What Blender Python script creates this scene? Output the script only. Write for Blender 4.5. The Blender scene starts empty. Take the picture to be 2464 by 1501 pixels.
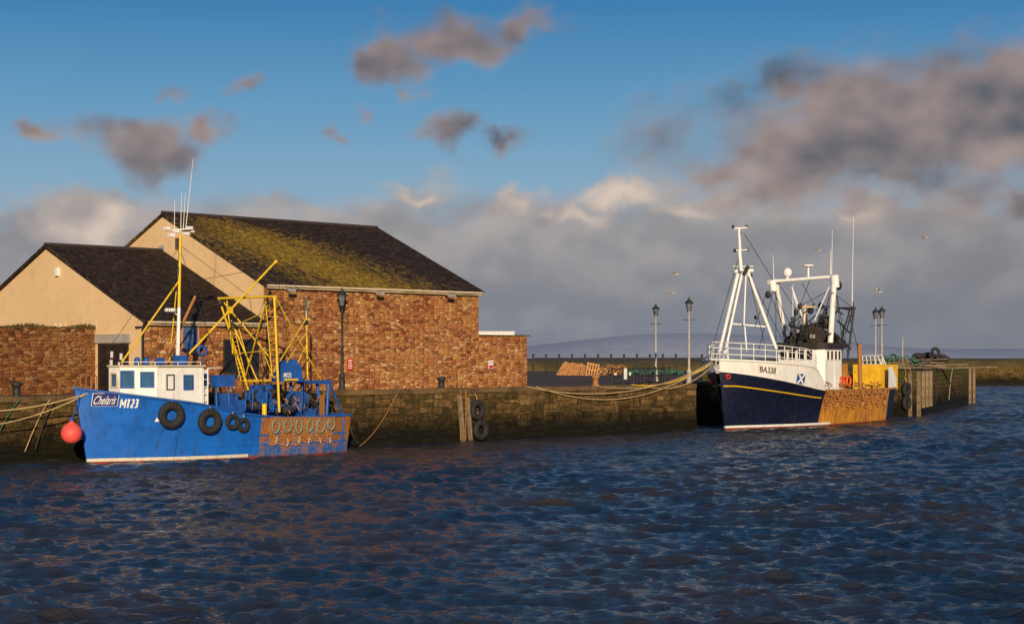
import bpy, math, random
import numpy as np
from mathutils import Vector, Matrix
random.seed(7); rng=np.random.default_rng(5)
W=2464.;CX=1232.;F=4100.;HY=856.;H=4.42;HQ=2.65
scene=bpy.context.scene
scene.view_settings.view_transform='Standard'; scene.view_settings.look='None'; scene.view_settings.exposure=0
def V(*a): return Vector(a)
UP=V(0,0,1)
# ---------------------------------------------------------------- frames
class Fr:
    def __init__(s,O,deg):
        s.O=O; s.c=math.cos(math.radians(deg)); s.s=math.sin(math.radians(deg))
        s.A=V(s.c,s.s,0); s.B=V(s.s,-s.c,0)
    def w(s,a,b,z): return V(s.O[0]+a*s.c+b*s.s, s.O[1]+a*s.s-b*s.c, z)
    def a(s,x,b):
        k=(x-CX)/F
        return (k*s.O[1]-s.O[0]-b*s.s-k*b*s.c)/(s.c-k*s.s)
    def z(s,x,y,b):
        a=s.a(x,b); Y=s.O[1]+a*s.s-b*s.c
        return H-(y-HY)*Y/F
    def q(s,x,y,b): return s.w(s.a(x,b),b,s.z(x,y,b))
QF=Fr((0,90.8),45)
def D(x,y,Y): return V((x-CX)/F*Y,Y,H-(y-HY)*Y/F)
# ---------------------------------------------------------------- nodes / materials
def nd(nt,typ,ins=None,**pr):
    n=nt.nodes.new(typ)
    for k,v in pr.items(): setattr(n,k,v)
    for k,v in (ins or {}).items():
        i=n.inputs[k]
        if isinstance(v,bpy.types.NodeSocket): nt.links.new(v,i)
        else: i.default_value=v
    return n
def M(nt,op,a,b=0.0,c=None,clamp=False):
    ins={0:a,1:b}
    if c is not None: ins[2]=c
    n=nd(nt,'ShaderNodeMath',ins,operation=op); n.use_clamp=clamp
    return n.outputs[0]
def VM(nt,op,a,b): return nd(nt,'ShaderNodeVectorMath',{0:a,1:b},operation=op).outputs[0]
def MR(nt,v,a,b,c=0.0,d=1.0,smooth=False):
    n=nd(nt,'ShaderNodeMapRange',{0:v,1:a,2:b,3:c,4:d})
    if smooth: n.interpolation_type='SMOOTHSTEP'
    return n.outputs[0]
def MIX(nt,f,a,b,blend='MIX'):
    n=nt.nodes.new('ShaderNodeMix'); n.data_type='RGBA'; n.blend_type=blend
    for i,v in ((0,f),(6,a),(7,b)):
        if isinstance(v,bpy.types.NodeSocket): nt.links.new(v,n.inputs[i])
        else: n.inputs[i].default_value=v if i==0 else (tuple(v)+(1,))[:4]
    return n.outputs[2]
def NOISE(nt,vec,scale,detail=4,rough=.55):
    return nd(nt,'ShaderNodeTexNoise',{'Vector':vec,'Scale':scale,'Detail':detail,'Roughness':rough}).outputs['Fac']
def RAMP(nt,f,stops,interp='LINEAR'):
    n=nd(nt,'ShaderNodeValToRGB',{0:f}); r=n.color_ramp; r.interpolation=interp
    while len(r.elements)<len(stops): r.elements.new(.5)
    for e,(p,c) in zip(r.elements,stops): e.position=p; e.color=(tuple(c)+(1,))[:4]
    return n.outputs[0]
def base(name):
    m=bpy.data.materials.new(name); m.use_nodes=True; nt=m.node_tree
    return m,nt,nt.nodes['Principled BSDF']
def sr(r,g,b):
    f=lambda c:(c/255/12.92) if c/255<=.04045 else ((c/255+.055)/1.055)**2.4
    return (f(r),f(g),f(b))
CACHE={}
def paint(name,col,rough=.45,var=.18,scale=2.5,dirt=(.09,.05,.03),damt=.25,bump=.12,metal=0.0,vz=.5):
    if name in CACHE: return CACHE[name]
    m,nt,b=base(name); co=nd(nt,'ShaderNodeTexCoord').outputs['Object']
    n1=NOISE(nt,co,scale,6,.6); n2=NOISE(nt,co,scale*6,5,.65)
    mp=nd(nt,'ShaderNodeMapping',{'Vector':co,'Scale':(3.5,3.5,vz)}).outputs[0]
    n3=NOISE(nt,mp,scale*1.4,5,.6)
    c0=tuple(x*(1-var) for x in col); c1=tuple(min(1,x*(1+var)) for x in col)
    c=MIX(nt,MR(nt,n1,.3,.7),c0,c1)
    d=M(nt,'MULTIPLY',MR(nt,n3,.52,.72,0,1,True),damt)
    c=MIX(nt,d,c,dirt)
    c=MIX(nt,M(nt,'MULTIPLY',MR(nt,n2,.6,.72),damt*.8),c,dirt)
    nt.links.new(c,b.inputs['Base Color'])
    nt.links.new(MR(nt,n2,.2,.8,rough-.1,rough+.2),b.inputs['Roughness'])
    b.inputs['Metallic'].default_value=metal
    if bump:
        bp=nd(nt,'ShaderNodeBump',{'Strength':bump,'Distance':.03,'Height':n2})
        nt.links.new(bp.outputs[0],b.inputs['Normal'])
    CACHE[name]=m; return m
def rusty(name,col,rust=(.22,.075,.02),thr=.5,scale=1.6,rust2=(.42,.2,.05),vs=.55,wid=.05,zfade=None):
    if name in CACHE: return CACHE[name]
    m,nt,b=base(name); co=nd(nt,'ShaderNodeTexCoord').outputs['Object']
    mp=nd(nt,'ShaderNodeMapping',{'Vector':co,'Scale':(1.8,1.8,vs)}).outputs[0]
    n1=NOISE(nt,mp,scale,8,.7); n2=NOISE(nt,co,scale*5,6,.7)
    rc=MIX(nt,MR(nt,n2,.35,.65),rust,rust2)
    v=M(nt,'ADD',n1,M(nt,'MULTIPLY',n2,.35))
    if zfade:
        z=nd(nt,'ShaderNodeSeparateXYZ',{0:nd(nt,'ShaderNodeNewGeometry').outputs['Position']}).outputs[2]
        v=M(nt,'ADD',v,MR(nt,z,zfade[0],zfade[1],-.16,.08))
    f=MR(nt,v,thr+.17-wid,thr+.17+wid)
    c=MIX(nt,f,col,rc)
    c=MIX(nt,MR(nt,n2,.58,.72,0,.7),c,(.05,.025,.015))
    nt.links.new(c,b.inputs['Base Color']); b.inputs['Roughness'].default_value=.7
    bp=nd(nt,'ShaderNodeBump',{'Strength':.35,'Distance':.03,'Height':n2})
    nt.links.new(bp.outputs[0],b.inputs['Normal'])
    CACHE[name]=m; return m
def rubble(name,sx=2.9,sy=6.6,tone=1.0):
    m,nt,b=base(name); uv=nd(nt,'ShaderNodeTexCoord').outputs['UV']
    wob=nd(nt,'ShaderNodeTexNoise',{'Vector':uv,'Scale':1.6,'Detail':3}).outputs['Color']
    wv=VM(nt,'MULTIPLY',VM(nt,'SUBTRACT',wob,(.5,.5,.5)),(.25,.09,0))
    p=VM(nt,'ADD',uv,wv)
    p=nd(nt,'ShaderNodeMapping',{'Vector':p,'Scale':(sx,sy,1)}).outputs[0]
    v=nd(nt,'ShaderNodeTexVoronoi',{'Vector':p,'Scale':1.0,'Randomness':.72},voronoi_dimensions='2D',distance='CHEBYCHEV')
    e=nd(nt,'ShaderNodeTexVoronoi',{'Vector':p,'Scale':1.0,'Randomness':.72},voronoi_dimensions='2D',feature='DISTANCE_TO_EDGE')
    v2=nd(nt,'ShaderNodeTexVoronoi',{'Vector':p,'Scale':1.8,'Randomness':1.0},voronoi_dimensions='2D')
    s=nd(nt,'ShaderNodeSeparateColor',{0:v.outputs['Color']}).outputs
    s2=nd(nt,'ShaderNodeSeparateColor',{0:v2.outputs['Color']}).outputs
    t=tone
    big=RAMP(nt,s[0],[(0,(.13*t,.04*t,.018*t)),(.15,(.23*t,.076*t,.03*t)),(.35,(.36*t,.128*t,.045*t)),(.55,(.43*t,.18*t,.062*t)),(.74,(.47*t,.235*t,.08*t)),(.88,(.31*t,.115*t,.048*t)),(1,(.6*t,.39*t,.18*t))])
    sml=RAMP(nt,s2[1],[(0,(.13*t,.042*t,.02*t)),(.5,(.35*t,.13*t,.046*t)),(.85,(.46*t,.235*t,.09*t)),(1,(.64*t,.46*t,.24*t))])
    c=MIX(nt,MR(nt,s[2],.7,.72),big,sml)
    g=NOISE(nt,uv,11,6,.7); L=NOISE(nt,uv,.4,4,.6)
    c=MIX(nt,.6,c,MIX(nt,g,(.35,.33,.3),(1.6,1.6,1.6)),'MULTIPLY')
    c=MIX(nt,MR(nt,L,.46,.66,0,.35),c,(.4*t,.23*t,.08*t))
    c=MIX(nt,MR(nt,L,.5,.36,0,.3),c,(.18*t,.06*t,.028*t))
    mort=MR(nt,e.outputs['Distance'],.01,.07,1,0)
    c=MIX(nt,M(nt,'MULTIPLY',mort,.45),c,(.13*t,.07*t,.033*t))
    nt.links.new(c,b.inputs['Base Color']); b.inputs['Roughness'].default_value=.95
    b.inputs['Specular IOR Level'].default_value=.2
    hgt=M(nt,'ADD',MR(nt,e.outputs['Distance'],0,.2),M(nt,'ADD',M(nt,'MULTIPLY',g,.5),M(nt,'MULTIPLY',s[1],.9)))
    bp=nd(nt,'ShaderNodeBump',{'Strength':.75,'Distance':.05,'Height':hgt})
    nt.links.new(bp.outputs[0],b.inputs['Normal']); return m
def quaystone(name,moss=0.0,tone=1.0):
    m,nt,b=base(name); tc=nd(nt,'ShaderNodeTexCoord'); uv=tc.outputs['UV']
    geo=nd(nt,'ShaderNodeNewGeometry').outputs['Position']
    z=nd(nt,'ShaderNodeSeparateXYZ',{0:geo}).outputs[2]
    wob=nd(nt,'ShaderNodeTexNoise',{'Vector':uv,'Scale':1.3,'Detail':6,'Roughness':.65}).outputs['Color']
    wv=VM(nt,'MULTIPLY',wob,(.7,.26,0))
    p=VM(nt,'ADD',uv,wv)
    br=nd(nt,'ShaderNodeTexBrick',{'Vector':p,'Color1':(.0,.0,.0,1),'Color2':(1,1,1,1),'Mortar':(.5,.5,.5,1),'Scale':1.0,'Mortar Size':.02,'Mortar Smooth':1.0,'Brick Width':.9,'Row Height':.33,'Bias':0.0},offset=.37,squash=1.5,squash_frequency=3)
    bc=nd(nt,'ShaderNodeSeparateColor',{0:br.outputs['Color']}).outputs[0]
    t=tone
    c=RAMP(nt,bc,[(0,(.055*t,.032*t,.014*t)),(.3,(.1*t,.06*t,.025*t)),(.6,(.14*t,.085*t,.034*t)),(.85,(.19*t,.112*t,.044*t)),(1,(.27*t,.165*t,.068*t))])
    g=NOISE(nt,uv,5,8,.75); L=NOISE(nt,uv,.45,6,.68)
    st=NOISE(nt,nd(nt,'ShaderNodeMapping',{'Vector':uv,'Scale':(2.2,.35,1)}).outputs[0],1.3,6,.7)
    c=MIX(nt,.95,c,MIX(nt,MR(nt,g,.25,.75),(.12,.12,.12),(1.9,1.85,1.75)),'MULTIPLY')
    c=MIX(nt,MR(nt,z,1.7,2.7,0,.35),c,MIX(nt,g,(.1*t,.065*t,.025*t),(.32*t,.2*t,.075*t)))
    c=MIX(nt,MR(nt,L,.46,.58,0,.65),c,MIX(nt,g,(.03,.028,.008),(.1,.085,.02)))
    c=MIX(nt,MR(nt,st,.48,.66,0,.7),c,(.022,.016,.008))
    if moss: 
        mz=M(nt,'ADD',MR(nt,z,1.2,3.3,-.2,.3),L)
        c=MIX(nt,MR(nt,mz,.5,.75,0,moss),c,MIX(nt,g,(.035,.045,.008),(.12,.13,.02)))
    c=MIX(nt,M(nt,'MULTIPLY',br.outputs['Fac'],.55),c,(.02,.014,.008))
    zz=M(nt,'ADD',z,M(nt,'MULTIPLY',M(nt,'SUBTRACT',L,.5),2.6))
    zz=M(nt,'ADD',zz,M(nt,'MULTIPLY',M(nt,'SUBTRACT',g,.5),1.0))
    c=MIX(nt,MR(nt,zz,.5,1.95,.97,0,True),c,(.007,.007,.0035))
    nt.links.new(c,b.inputs['Base Color']); b.inputs['Specular IOR Level'].default_value=.15
    nt.links.new(MR(nt,z,.2,1.0,.6,.95),b.inputs['Roughness'])
    hgt=M(nt,'ADD',M(nt,'MULTIPLY',br.outputs['Fac'],-.6),M(nt,'ADD',M(nt,'MULTIPLY',g,1.3),M(nt,'MULTIPLY',bc,.5)))
    bp=nd(nt,'ShaderNodeBump',{'Strength':1.0,'Distance':.1,'Height':hgt})
    nt.links.new(bp.outputs[0],b.inputs['Normal']); return m
def slate(name,moss):
    m,nt,b=base(name); uv=nd(nt,'ShaderNodeTexCoord').outputs['UV']
    br=nd(nt,'ShaderNodeTexBrick',{'Vector':uv,'Color1':(0,0,0,1),'Color2':(1,1,1,1),'Mortar':(0,0,0,1),'Scale':1.0,'Mortar Size':.012,'Brick Width':.3,'Row Height':.22},offset=.5)
    bc=nd(nt,'ShaderNodeSeparateColor',{0:br.outputs['Color']}).outputs[0]
    c=RAMP(nt,bc,[(0,(.022,.015,.011)),(.6,(.036,.023,.017)),(1,(.065,.042,.03))])
    g=NOISE(nt,uv,4,8,.78); L=NOISE(nt,uv,.7,5,.6)
    c=MIX(nt,.75,c,MIX(nt,g,(.25,.25,.25),(1.6,1.6,1.6)),'MULTIPLY')
    if moss:
        oc=nd(nt,'ShaderNodeTexCoord').outputs['Object']; s=nd(nt,'ShaderNodeSeparateXYZ',{0:oc}).outputs
        al=M(nt,'MULTIPLY',M(nt,'ADD',s[0],s[1]),.7071)
        cen=MR(nt,s[2],5.2,8.8,-.4,-4.6)
        f=M(nt,'ADD',M(nt,'MULTIPLY',L,1.1),M(nt,'MULTIPLY',g,2.4))
        f=M(nt,'ADD',f,M(nt,'MULTIPLY',bc,.22))
        bell=M(nt,'SUBTRACT',1.0,M(nt,'ABSOLUTE',M(nt,'DIVIDE',M(nt,'SUBTRACT',al,cen),6.8)))
        hi=MR(nt,s[2],7.9,9.2,0,-.45)
        f=M(nt,'ADD',f,M(nt,'ADD',M(nt,'MULTIPLY',bell,.9),hi))
        c=MIX(nt,MR(nt,f,2.05,2.75,0,.85),c,MIX(nt,MR(nt,g,.38,.62),(.11,.065,.008),(.5,.31,.03)))
    else:
        c=MIX(nt,MR(nt,M(nt,'ADD',g,M(nt,'MULTIPLY',L,.5)),.85,1.05,0,.35),c,(.08,.055,.015))
    nt.links.new(c,b.inputs['Base Color']); b.inputs['Roughness'].default_value=.9; b.inputs['Specular IOR Level'].default_value=.12
    hgt=M(nt,'ADD',M(nt,'MULTIPLY',br.outputs['Fac'],-.8),M(nt,'ADD',g,M(nt,'MULTIPLY',bc,.4)))
    bp=nd(nt,'ShaderNodeBump',{'Strength':.7,'Distance':.04,'Height':hgt})
    nt.links.new(bp.outputs[0],b.inputs['Normal']); return m
def ground(name,c0,c1,scale=.6,bump=.4):
    m,nt,b=base(name); co=nd(nt,'ShaderNodeNewGeometry').outputs['Position']
    n1=NOISE(nt,co,scale,7,.65); n2=NOISE(nt,co,scale*14,6,.7)
    c=MIX(nt,MR(nt,n1,.35,.65),c0,c1); c=MIX(nt,.6,c,MIX(nt,n2,(.5,.5,.5),(1.5,1.5,1.5)),'MULTIPLY')
    nt.links.new(c,b.inputs['Base Color']); b.inputs['Roughness'].default_value=.92; b.inputs['Specular IOR Level'].default_value=.2
    bp=nd(nt,'ShaderNodeBump',{'Strength':bump,'Distance':.05,'Height':n2})
    nt.links.new(bp.outputs[0],b.inputs['Normal']); return m
def glass(name,col,rough=.08):
    m,nt,b=base(name); co=nd(nt,'ShaderNodeTexCoord').outputs['Object']
    n=NOISE(nt,co,1.7,3); nt.links.new(MIX(nt,n,tuple(x*.5 for x in col),tuple(x*1.6 for x in col)),b.inputs['Base Color'])
    b.inputs['Roughness'].default_value=rough; return m

mBlue=paint('blue_hull_paint',(.006,.115,.5),.42,.2,1.2,(.02,.03,.05),.5)
mBlueR=rusty('rusty_blue_paint',(.012,.095,.3),(.2,.06,.02),.4,1.6,(.36,.16,.04),.6,.09,(.3,1.2))
mBlue2=paint('blue_gear_paint',(.008,.08,.34),.5,.3,3,(.05,.03,.02),.6)
mWhite=paint('white_paint',(.76,.75,.72),.45,.08,2,(.32,.2,.1),.3)
mWhite2=paint('white_hull_paint',(.76,.75,.73),.45,.06,1.2,(.4,.22,.1),.4)
mCream=paint('cream_trim_paint',(.62,.5,.33),.5,.12,2,(.25,.14,.06),.4)
mYel=paint('yellow_paint',(.72,.46,.012),.42,.12,3,(.2,.09,.02),.35)
mNavy=paint('navy_hull_paint',(.005,.008,.03),.4,.3,1.0,(.03,.03,.03),.35)
mRust=rusty('rusted_steel',(.2,.08,.03),thr=.35,scale=3)
mChain=rusty('rusted_chain',(.32,.13,.04),(.38,.14,.035),.4,3,(.55,.26,.07))
mSheet=rusty('rusty_net_sheet',(.12,.045,.018),(.22,.08,.025),.42,3.2,(.4,.17,.04),1.0,.1)
mOchre=rusty('ochre_rusty_hull',(.6,.27,.022),(.16,.05,.012),.52,2.4,(.36,.12,.02),.3,.12)
mRed=paint('red_antifouling',(.22,.03,.02),.6,.3,2)
mSigR=paint('red_sign_paint',(.5,.02,.02),.5,.1,2)
mBoot=paint('white_boot_topping',(.62,.57,.47),.6,.15,2,(.25,.2,.08),.5)
mBlk=paint('black_iron',(.018,.017,.016),.55,.3,3,(.08,.04,.02),.3)
mRub=paint('black_rubber',(.014,.013,.013),.75,.4,4,(.06,.05,.04),.4,.4)
mGrey=paint('galvanised_steel',(.32,.31,.3),.5,.2,3,(.15,.1,.06),.3)
mPole=paint('weathered_pale_pole',(.42,.38,.33),.6,.25,4,(.08,.05,.03),.8)
mWood=paint('bare_timber',(.5,.24,.09),.8,.4,3,(.14,.06,.03),.5,.3)
mWoodG=paint('grey_timber',(.16,.115,.075),.85,.35,3,(.06,.04,.025),.6,.3)
mPile=paint('bleached_timber',(.21,.15,.09),.85,.4,2,(.025,.03,.012),.9,.4)
mRope=paint('tan_rope',(.45,.32,.15),.9,.25,5,(.15,.1,.05),.3,.3)
mRopeW=paint('pale_rope',(.5,.43,.28),.9,.2,5)
mRopeG=paint('grey_green_rope',(.2,.23,.18),.9,.2,5)
mOra=paint('orange_buoy_vinyl',(.8,.09,.07),.5,.12,2,(.25,.05,.04),.3)
mLife=paint('orange_lifebuoy',(.7,.09,.02),.5,.1,2)
mDark=paint('dark_tarpaulin',(.02,.016,.015),.7,.4,3)
mGlassB=glass('blue_tinted_glass',(.035,.1,.19))
mGlassD=glass('dark_glass',(.012,.012,.014))
mLant=glass('lantern_glass',(.1,.11,.12),.15)
mGreen=paint('green_net',(.03,.12,.07),.8,.3,4)
mRender=paint('cream_render',(.68,.47,.25),.95,.06,.35,(.42,.26,.13),.3,.2,0,3.5)
mRubble=rubble('sandstone_rubble')
mRubble2=rubble('sandstone_rubble_dark',2.8,6.6,.58)
mQuay=quaystone('quay_masonry')
mQuayM=quaystone('mossy_quay_masonry',.7,.8)
mSlateM=slate('mossy_slate',True); mSlate=slate('slate',False)
mAsph=ground('worn_asphalt',(.06,.042,.03),(.12,.08,.053),.25)
mGrass=ground('rough_grass',(.05,.045,.013),(.13,.09,.03),.3,1)
mCope=ground('coping_stone',(.08,.05,.027),(.19,.12,.055),.9,.8)
mFeather=paint('gull_feathers',(.35,.33,.32),.8,.3,8)
# ---------------------------------------------------------------- mesh builder
class MB:
    def __init__(s): s.v=[];s.f=[];s.m=[];s.sm=[]
    def add(s,vs,fs,mi=0,sm=False):
        o=len(s.v); s.v+= [tuple(x) for x in vs]
        for f in fs: s.f.append([i+o for i in f]); s.m.append(mi); s.sm.append(sm)
        return s
    def obox(s,c,ux,uy,uz,sx,sy,sz,mi=0,ch=0.0):
        ux=ux.normalized()*sx/2; uy=uy.normalized()*sy/2; uz=uz.normalized()*sz/2
        vs=[c+ux*i+uy*j+uz*k for k in(-1,1) for j in(-1,1) for i in(-1,1)]
        return s.add(vs,[(0,2,3,1),(4,5,7,6),(0,1,5,4),(2,6,7,3),(0,4,6,2),(1,3,7,5)],mi)
    def box(s,c,sx,sy,sz,fr=None,mi=0):
        A,B=(fr.A,fr.B) if fr else (V(1,0,0),V(0,1,0))
        return s.obox(V(*c),A,B*(-1) if fr else B,UP,sx,sy,sz,mi)
    def tube(s,pts,r,seg=8,mi=0,r2=None,sm=True):
        pts=[V(*p) for p in pts]; n=len(pts); rings=[]; prev=None
        for i,p in enumerate(pts):
            t=(pts[min(i+1,n-1)]-pts[max(i-1,0)]).normalized()
            ref=prev if prev is not None else (V(0,0,1) if abs(t.z)<.9 else V(1,0,0))
            x=(ref-t*ref.dot(t)).normalized(); prev=x; y=t.cross(x)
            rr=r if r2 is None else r+(r2-r)*i/(n-1)
            rings.append([p+x*math.cos(2*math.pi*k/seg)*rr+y*math.sin(2*math.pi*k/seg)*rr for k in range(seg)])
        vs=[q for R in rings for q in R]; fs=[]
        for i in range(n-1):
            for k in range(seg):
                a=i*seg+k;b=i*seg+(k+1)%seg; fs.append((a,b,b+seg,a+seg))
        s.add(vs,fs,mi,sm)
        s.add(rings[0],[tuple(range(seg))[::-1]],mi); s.add(rings[-1],[tuple(range(seg))],mi); return s
    def lathe(s,c,prof,seg=12,mi=0,sm=True,axis=UP,cap=True):
        axis=axis.normalized(); ref=V(1,0,0) if abs(axis.x)<.9 else V(0,1,0)
        x=(ref-axis*ref.dot(axis)).normalized(); y=axis.cross(x); vs=[]; fs=[]
        for r,z in prof:
            for k in range(seg):
                t=2*math.pi*(k+.5)/seg; vs.append(V(*c)+axis*z+x*r*math.cos(t)+y*r*math.sin(t))
        for i in range(len(prof)-1):
            for k in range(seg):
                a=i*seg+k;b=i*seg+(k+1)%seg; fs.append((a,b,b+seg,a+seg))
        if cap: fs.append(tuple(range(seg))[::-1]); fs.append(tuple(range((len(prof)-1)*seg,len(prof)*seg)))
        return s.add(vs,fs,mi,sm)
    def torus(s,c,axis,R,r,seg=24,rs=8,mi=0,flat=1.0,ax_s=None,sx=1.0,sz=1.0,lug=0):
        axis=axis.normalized(); ref=UP if abs(axis.z)<.9 else V(1,0,0)
        y=(ref-axis*ref.dot(axis)).normalized(); x=y.cross(axis); vs=[];fs=[]
        for i in range(seg):
            t=2*math.pi*i/seg; d=x*math.cos(t)*sx+y*math.sin(t)*sz
            for k in range(rs):
                q=2*math.pi*k/rs; cr=math.cos(q); rr=r*(1+(lug if (i%2 and cr>.3) else 0))
                vs.append(V(*c)+d*(R+rr*cr)+axis*rr*math.sin(q)*flat)
        for i in range(seg):
            for k in range(rs):
                a=i*rs+k;b=i*rs+(k+1)%rs;c2=((i+1)%seg)*rs
                fs.append((a,b,c2+(k+1)%rs,c2+k))
        return s.add(vs,fs,mi,not lug)
    def sphere(s,c,r,sx=1,sy=1,sz=1,seg=14,rg=9,mi=0):
        vs=[];fs=[]
        for i in range(rg+1):
            p=math.pi*i/rg
            for k in range(seg):
                t=2*math.pi*k/seg; vs.append(V(*c)+V(r*sx*math.sin(p)*math.cos(t),r*sy*math.sin(p)*math.sin(t),r*sz*math.cos(p)))
        for i in range(rg):
            for k in range(seg):
                a=i*seg+k;b=i*seg+(k+1)%seg; fs.append((a,a+seg,b+seg,b))
        return s.add(vs,fs,mi,True)
    def prism(s,poly,z0,z1,mi=0,top=True,bot=True,mt=None):
        n=len(poly); vs=[V(p[0],p[1],z0) for p in poly]+[V(p[0],p[1],z1) for p in poly]
        s.add(vs,[(i,(i+1)%n,(i+1)%n+n,i+n) for i in range(n)],mi)
        if top: s.add(vs[n:],[tuple(range(n))],mi if mt is None else mt)
        if bot: s.add(vs[:n],[tuple(range(n))[::-1]],mi)
        return s
def mk(name,mb,mats,parent=None,label=None,cat=None,group=None,kind=None,loc=None):
    if not isinstance(mats,(list,tuple)): mats=[mats]
    root=parent
    while root is not None and root.parent is not None: root=root.parent
    if root is not None: o0=root.location.copy()
    elif loc is not None: o0=V(*loc)
    else:
        a=np.array(mb.v); o0=V((a[:,0].min()+a[:,0].max())/2,(a[:,1].min()+a[:,1].max())/2,a[:,2].min())
        if kind=='structure': o0=V(0,0,0)
    vs=[(x-o0.x,y-o0.y,z-o0.z) for x,y,z in mb.v]
    me=bpy.data.meshes.new(name); me.from_pydata(vs,[],mb.f); me.validate(); 
    for m in mats: me.materials.append(m)
    if len(me.polygons)==len(mb.f):
        me.polygons.foreach_set('material_index',mb.m); me.polygons.foreach_set('use_smooth',mb.sm)
    me.update()
    uv=me.uv_layers.new(name='UVMap')
    for p in me.polygons:
        n=p.normal
        t=UP.cross(n)
        if t.length<.2: t=V(1,0,0)
        t=t.normalized()
        if t.dot(V(.7,.71,0))<0: t=-t
        bt=n.cross(t)
        if bt.z<0: bt=-bt
        for li in p.loop_indices:
            co=me.vertices[me.loops[li].vertex_index].co+o0
            uv.data[li].uv=(co.dot(t),co.dot(bt))
    ob=bpy.data.objects.new(name,me); scene.collection.objects.link(ob)
    if parent is not None: ob.parent=parent
    else: ob.location=o0
    if label: ob['label']=label
    if cat: ob['category']=cat
    if group: ob['group']=group
    if kind: ob['kind']=kind
    return ob
def thing(name,label,cat,loc,group=None):
    o=bpy.data.objects.new(name,None); o.location=V(*loc); o.empty_display_size=.3
    scene.collection.objects.link(o); o['label']=label; o['category']=cat
    if group: o['group']=group
    return o
def textmesh(body,size,shear=0,bold=0.0):
    cu=bpy.data.curves.new('t','FONT'); cu.body=body; cu.size=size; cu.shear=shear; cu.align_x='CENTER'; cu.align_y='CENTER'; cu.offset=bold
    ob=bpy.data.objects.new('t',cu); scene.collection.objects.link(ob)
    bpy.context.view_layer.update(); dg=bpy.context.evaluated_depsgraph_get()
    me=bpy.data.meshes.new_from_object(ob.evaluated_get(dg))
    vs=[tuple(v.co) for v in me.vertices]; fs=[tuple(p.vertices) for p in me.polygons]
    bpy.data.objects.remove(ob); bpy.data.curves.remove(cu); bpy.data.meshes.remove(me)
    xs=[v[0] for v in vs]; ys=[v[1] for v in vs]; mx=(min(xs)+max(xs))/2; my=(min(ys)+max(ys))/2
    return [(v[0]-mx,v[1]-my,0) for v in vs],fs,max(xs)-min(xs),max(ys)-min(ys)
def textfit(body,w,h,shear=0,bold=0.0):
    vs,fs,tw,th=textmesh(body,1.0,shear,bold)
    return [(v[0]*w/tw,v[1]*h/th,0) for v in vs],fs
STK={'M':[((0,0),(0,1)),((0,1),(.5,.3)),((.5,.3),(1,1)),((1,1),(1,0))],'T':[((0,.93),(1,.93)),((.5,.9),(.5,0))],
 '2':[((.05,.93),(.9,.93)),((.9,.97),(.92,.55)),((.9,.55),(.08,.1)),((.02,.07),(1,.07))],
 '3':[((.05,.93),(.9,.93)),((.92,.97),(.92,.03)),((.3,.5),(.9,.5)),((.05,.07),(.9,.07))]}
def strokes(body,w,h,th):
    vs=[];fs=[]; ws={'M':1.45}; tot=sum(ws.get(c,.95) for c in body); x=-w/2
    for i,ch in enumerate(body):
        cw=w*ws.get(ch,.95)/tot; cx=x+cw/2; x+=cw
        for j,((x0,y0),(x1,y1)) in enumerate(STK[ch]):
            k=.72 if ch=='M' else .62
            tt=th*(.8 if ch=='M' else 1)
            a=V(cx+(x0-.5)*cw*k,(y0-.5)*h,0); b=V(cx+(x1-.5)*cw*k,(y1-.5)*h,0); d=(b-a).normalized(); n=V(-d.y,d.x,0)*tt/2; o=len(vs)
            vs+=[(*(a-n).xy,.002*j),(*(b-n).xy,.002*j),(*(b+n).xy,.002*j),(*(a+n).xy,.002*j)]; fs.append((o,o+1,o+2,o+3))
    return vs,fs
def textflat(mb,body,w,h,c,u,n,off=.02,shear=0,bold=0,mi=0):
    vs,fs=textfit(body,w,h,shear,bold)
    mb.add([c+u*v[0]+UP*v[1]+n*off for v in vs],fs,mi)
def window(root,c,u,n,w,h,mf,mg,name='window',fw=.07,mull=0):
    fm=MB()
    for sx in(-1,1): fm.obox(c+u*sx*(w/2-fw/2)+n*.03,u,n,UP,fw,.06,h)
    for sz in(-1,1): fm.obox(c+UP*sz*(h/2-fw/2)+n*.03,u,n,UP,w-2*fw,.06,fw)
    for i in range(mull): fm.obox(c+u*(w*((i+1)/(mull+1)-.5))+n*.028,u,n,UP,fw*.6,.05,h-2*fw)
    f=mk(name,fm,mf,root)
    g=MB(); g.obox(c+n*.008,u,n,UP,w-2*fw,.012,h-2*fw); mk('glass',g,mg,f)
    return f
def hermite(xs,ys):
    xs=list(xs);ys=list(ys);n=len(xs);ms=[]
    for i in range(n):
        if i==0: m=(ys[1]-ys[0])/(xs[1]-xs[0])
        elif i==n-1: m=(ys[-1]-ys[-2])/(xs[-1]-xs[-2])
        else:
            d0=(ys[i]-ys[i-1])/(xs[i]-xs[i-1]);d1=(ys[i+1]-ys[i])/(xs[i+1]-xs[i])
            m=0 if d0*d1<=0 else 2*d0*d1/(d0+d1)
        ms.append(m)
    def f(x):
        x=min(max(x,xs[0]),xs[-1]); i=0
        while i<n-2 and x>xs[i+1]: i+=1
        h=xs[i+1]-xs[i];t=(x-xs[i])/h
        return (2*t**3-3*t*t+1)*ys[i]+(t**3-2*t*t+t)*h*ms[i]+(-2*t**3+3*t*t)*ys[i+1]+(t**3-t*t)*h*ms[i+1]
    return f
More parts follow.
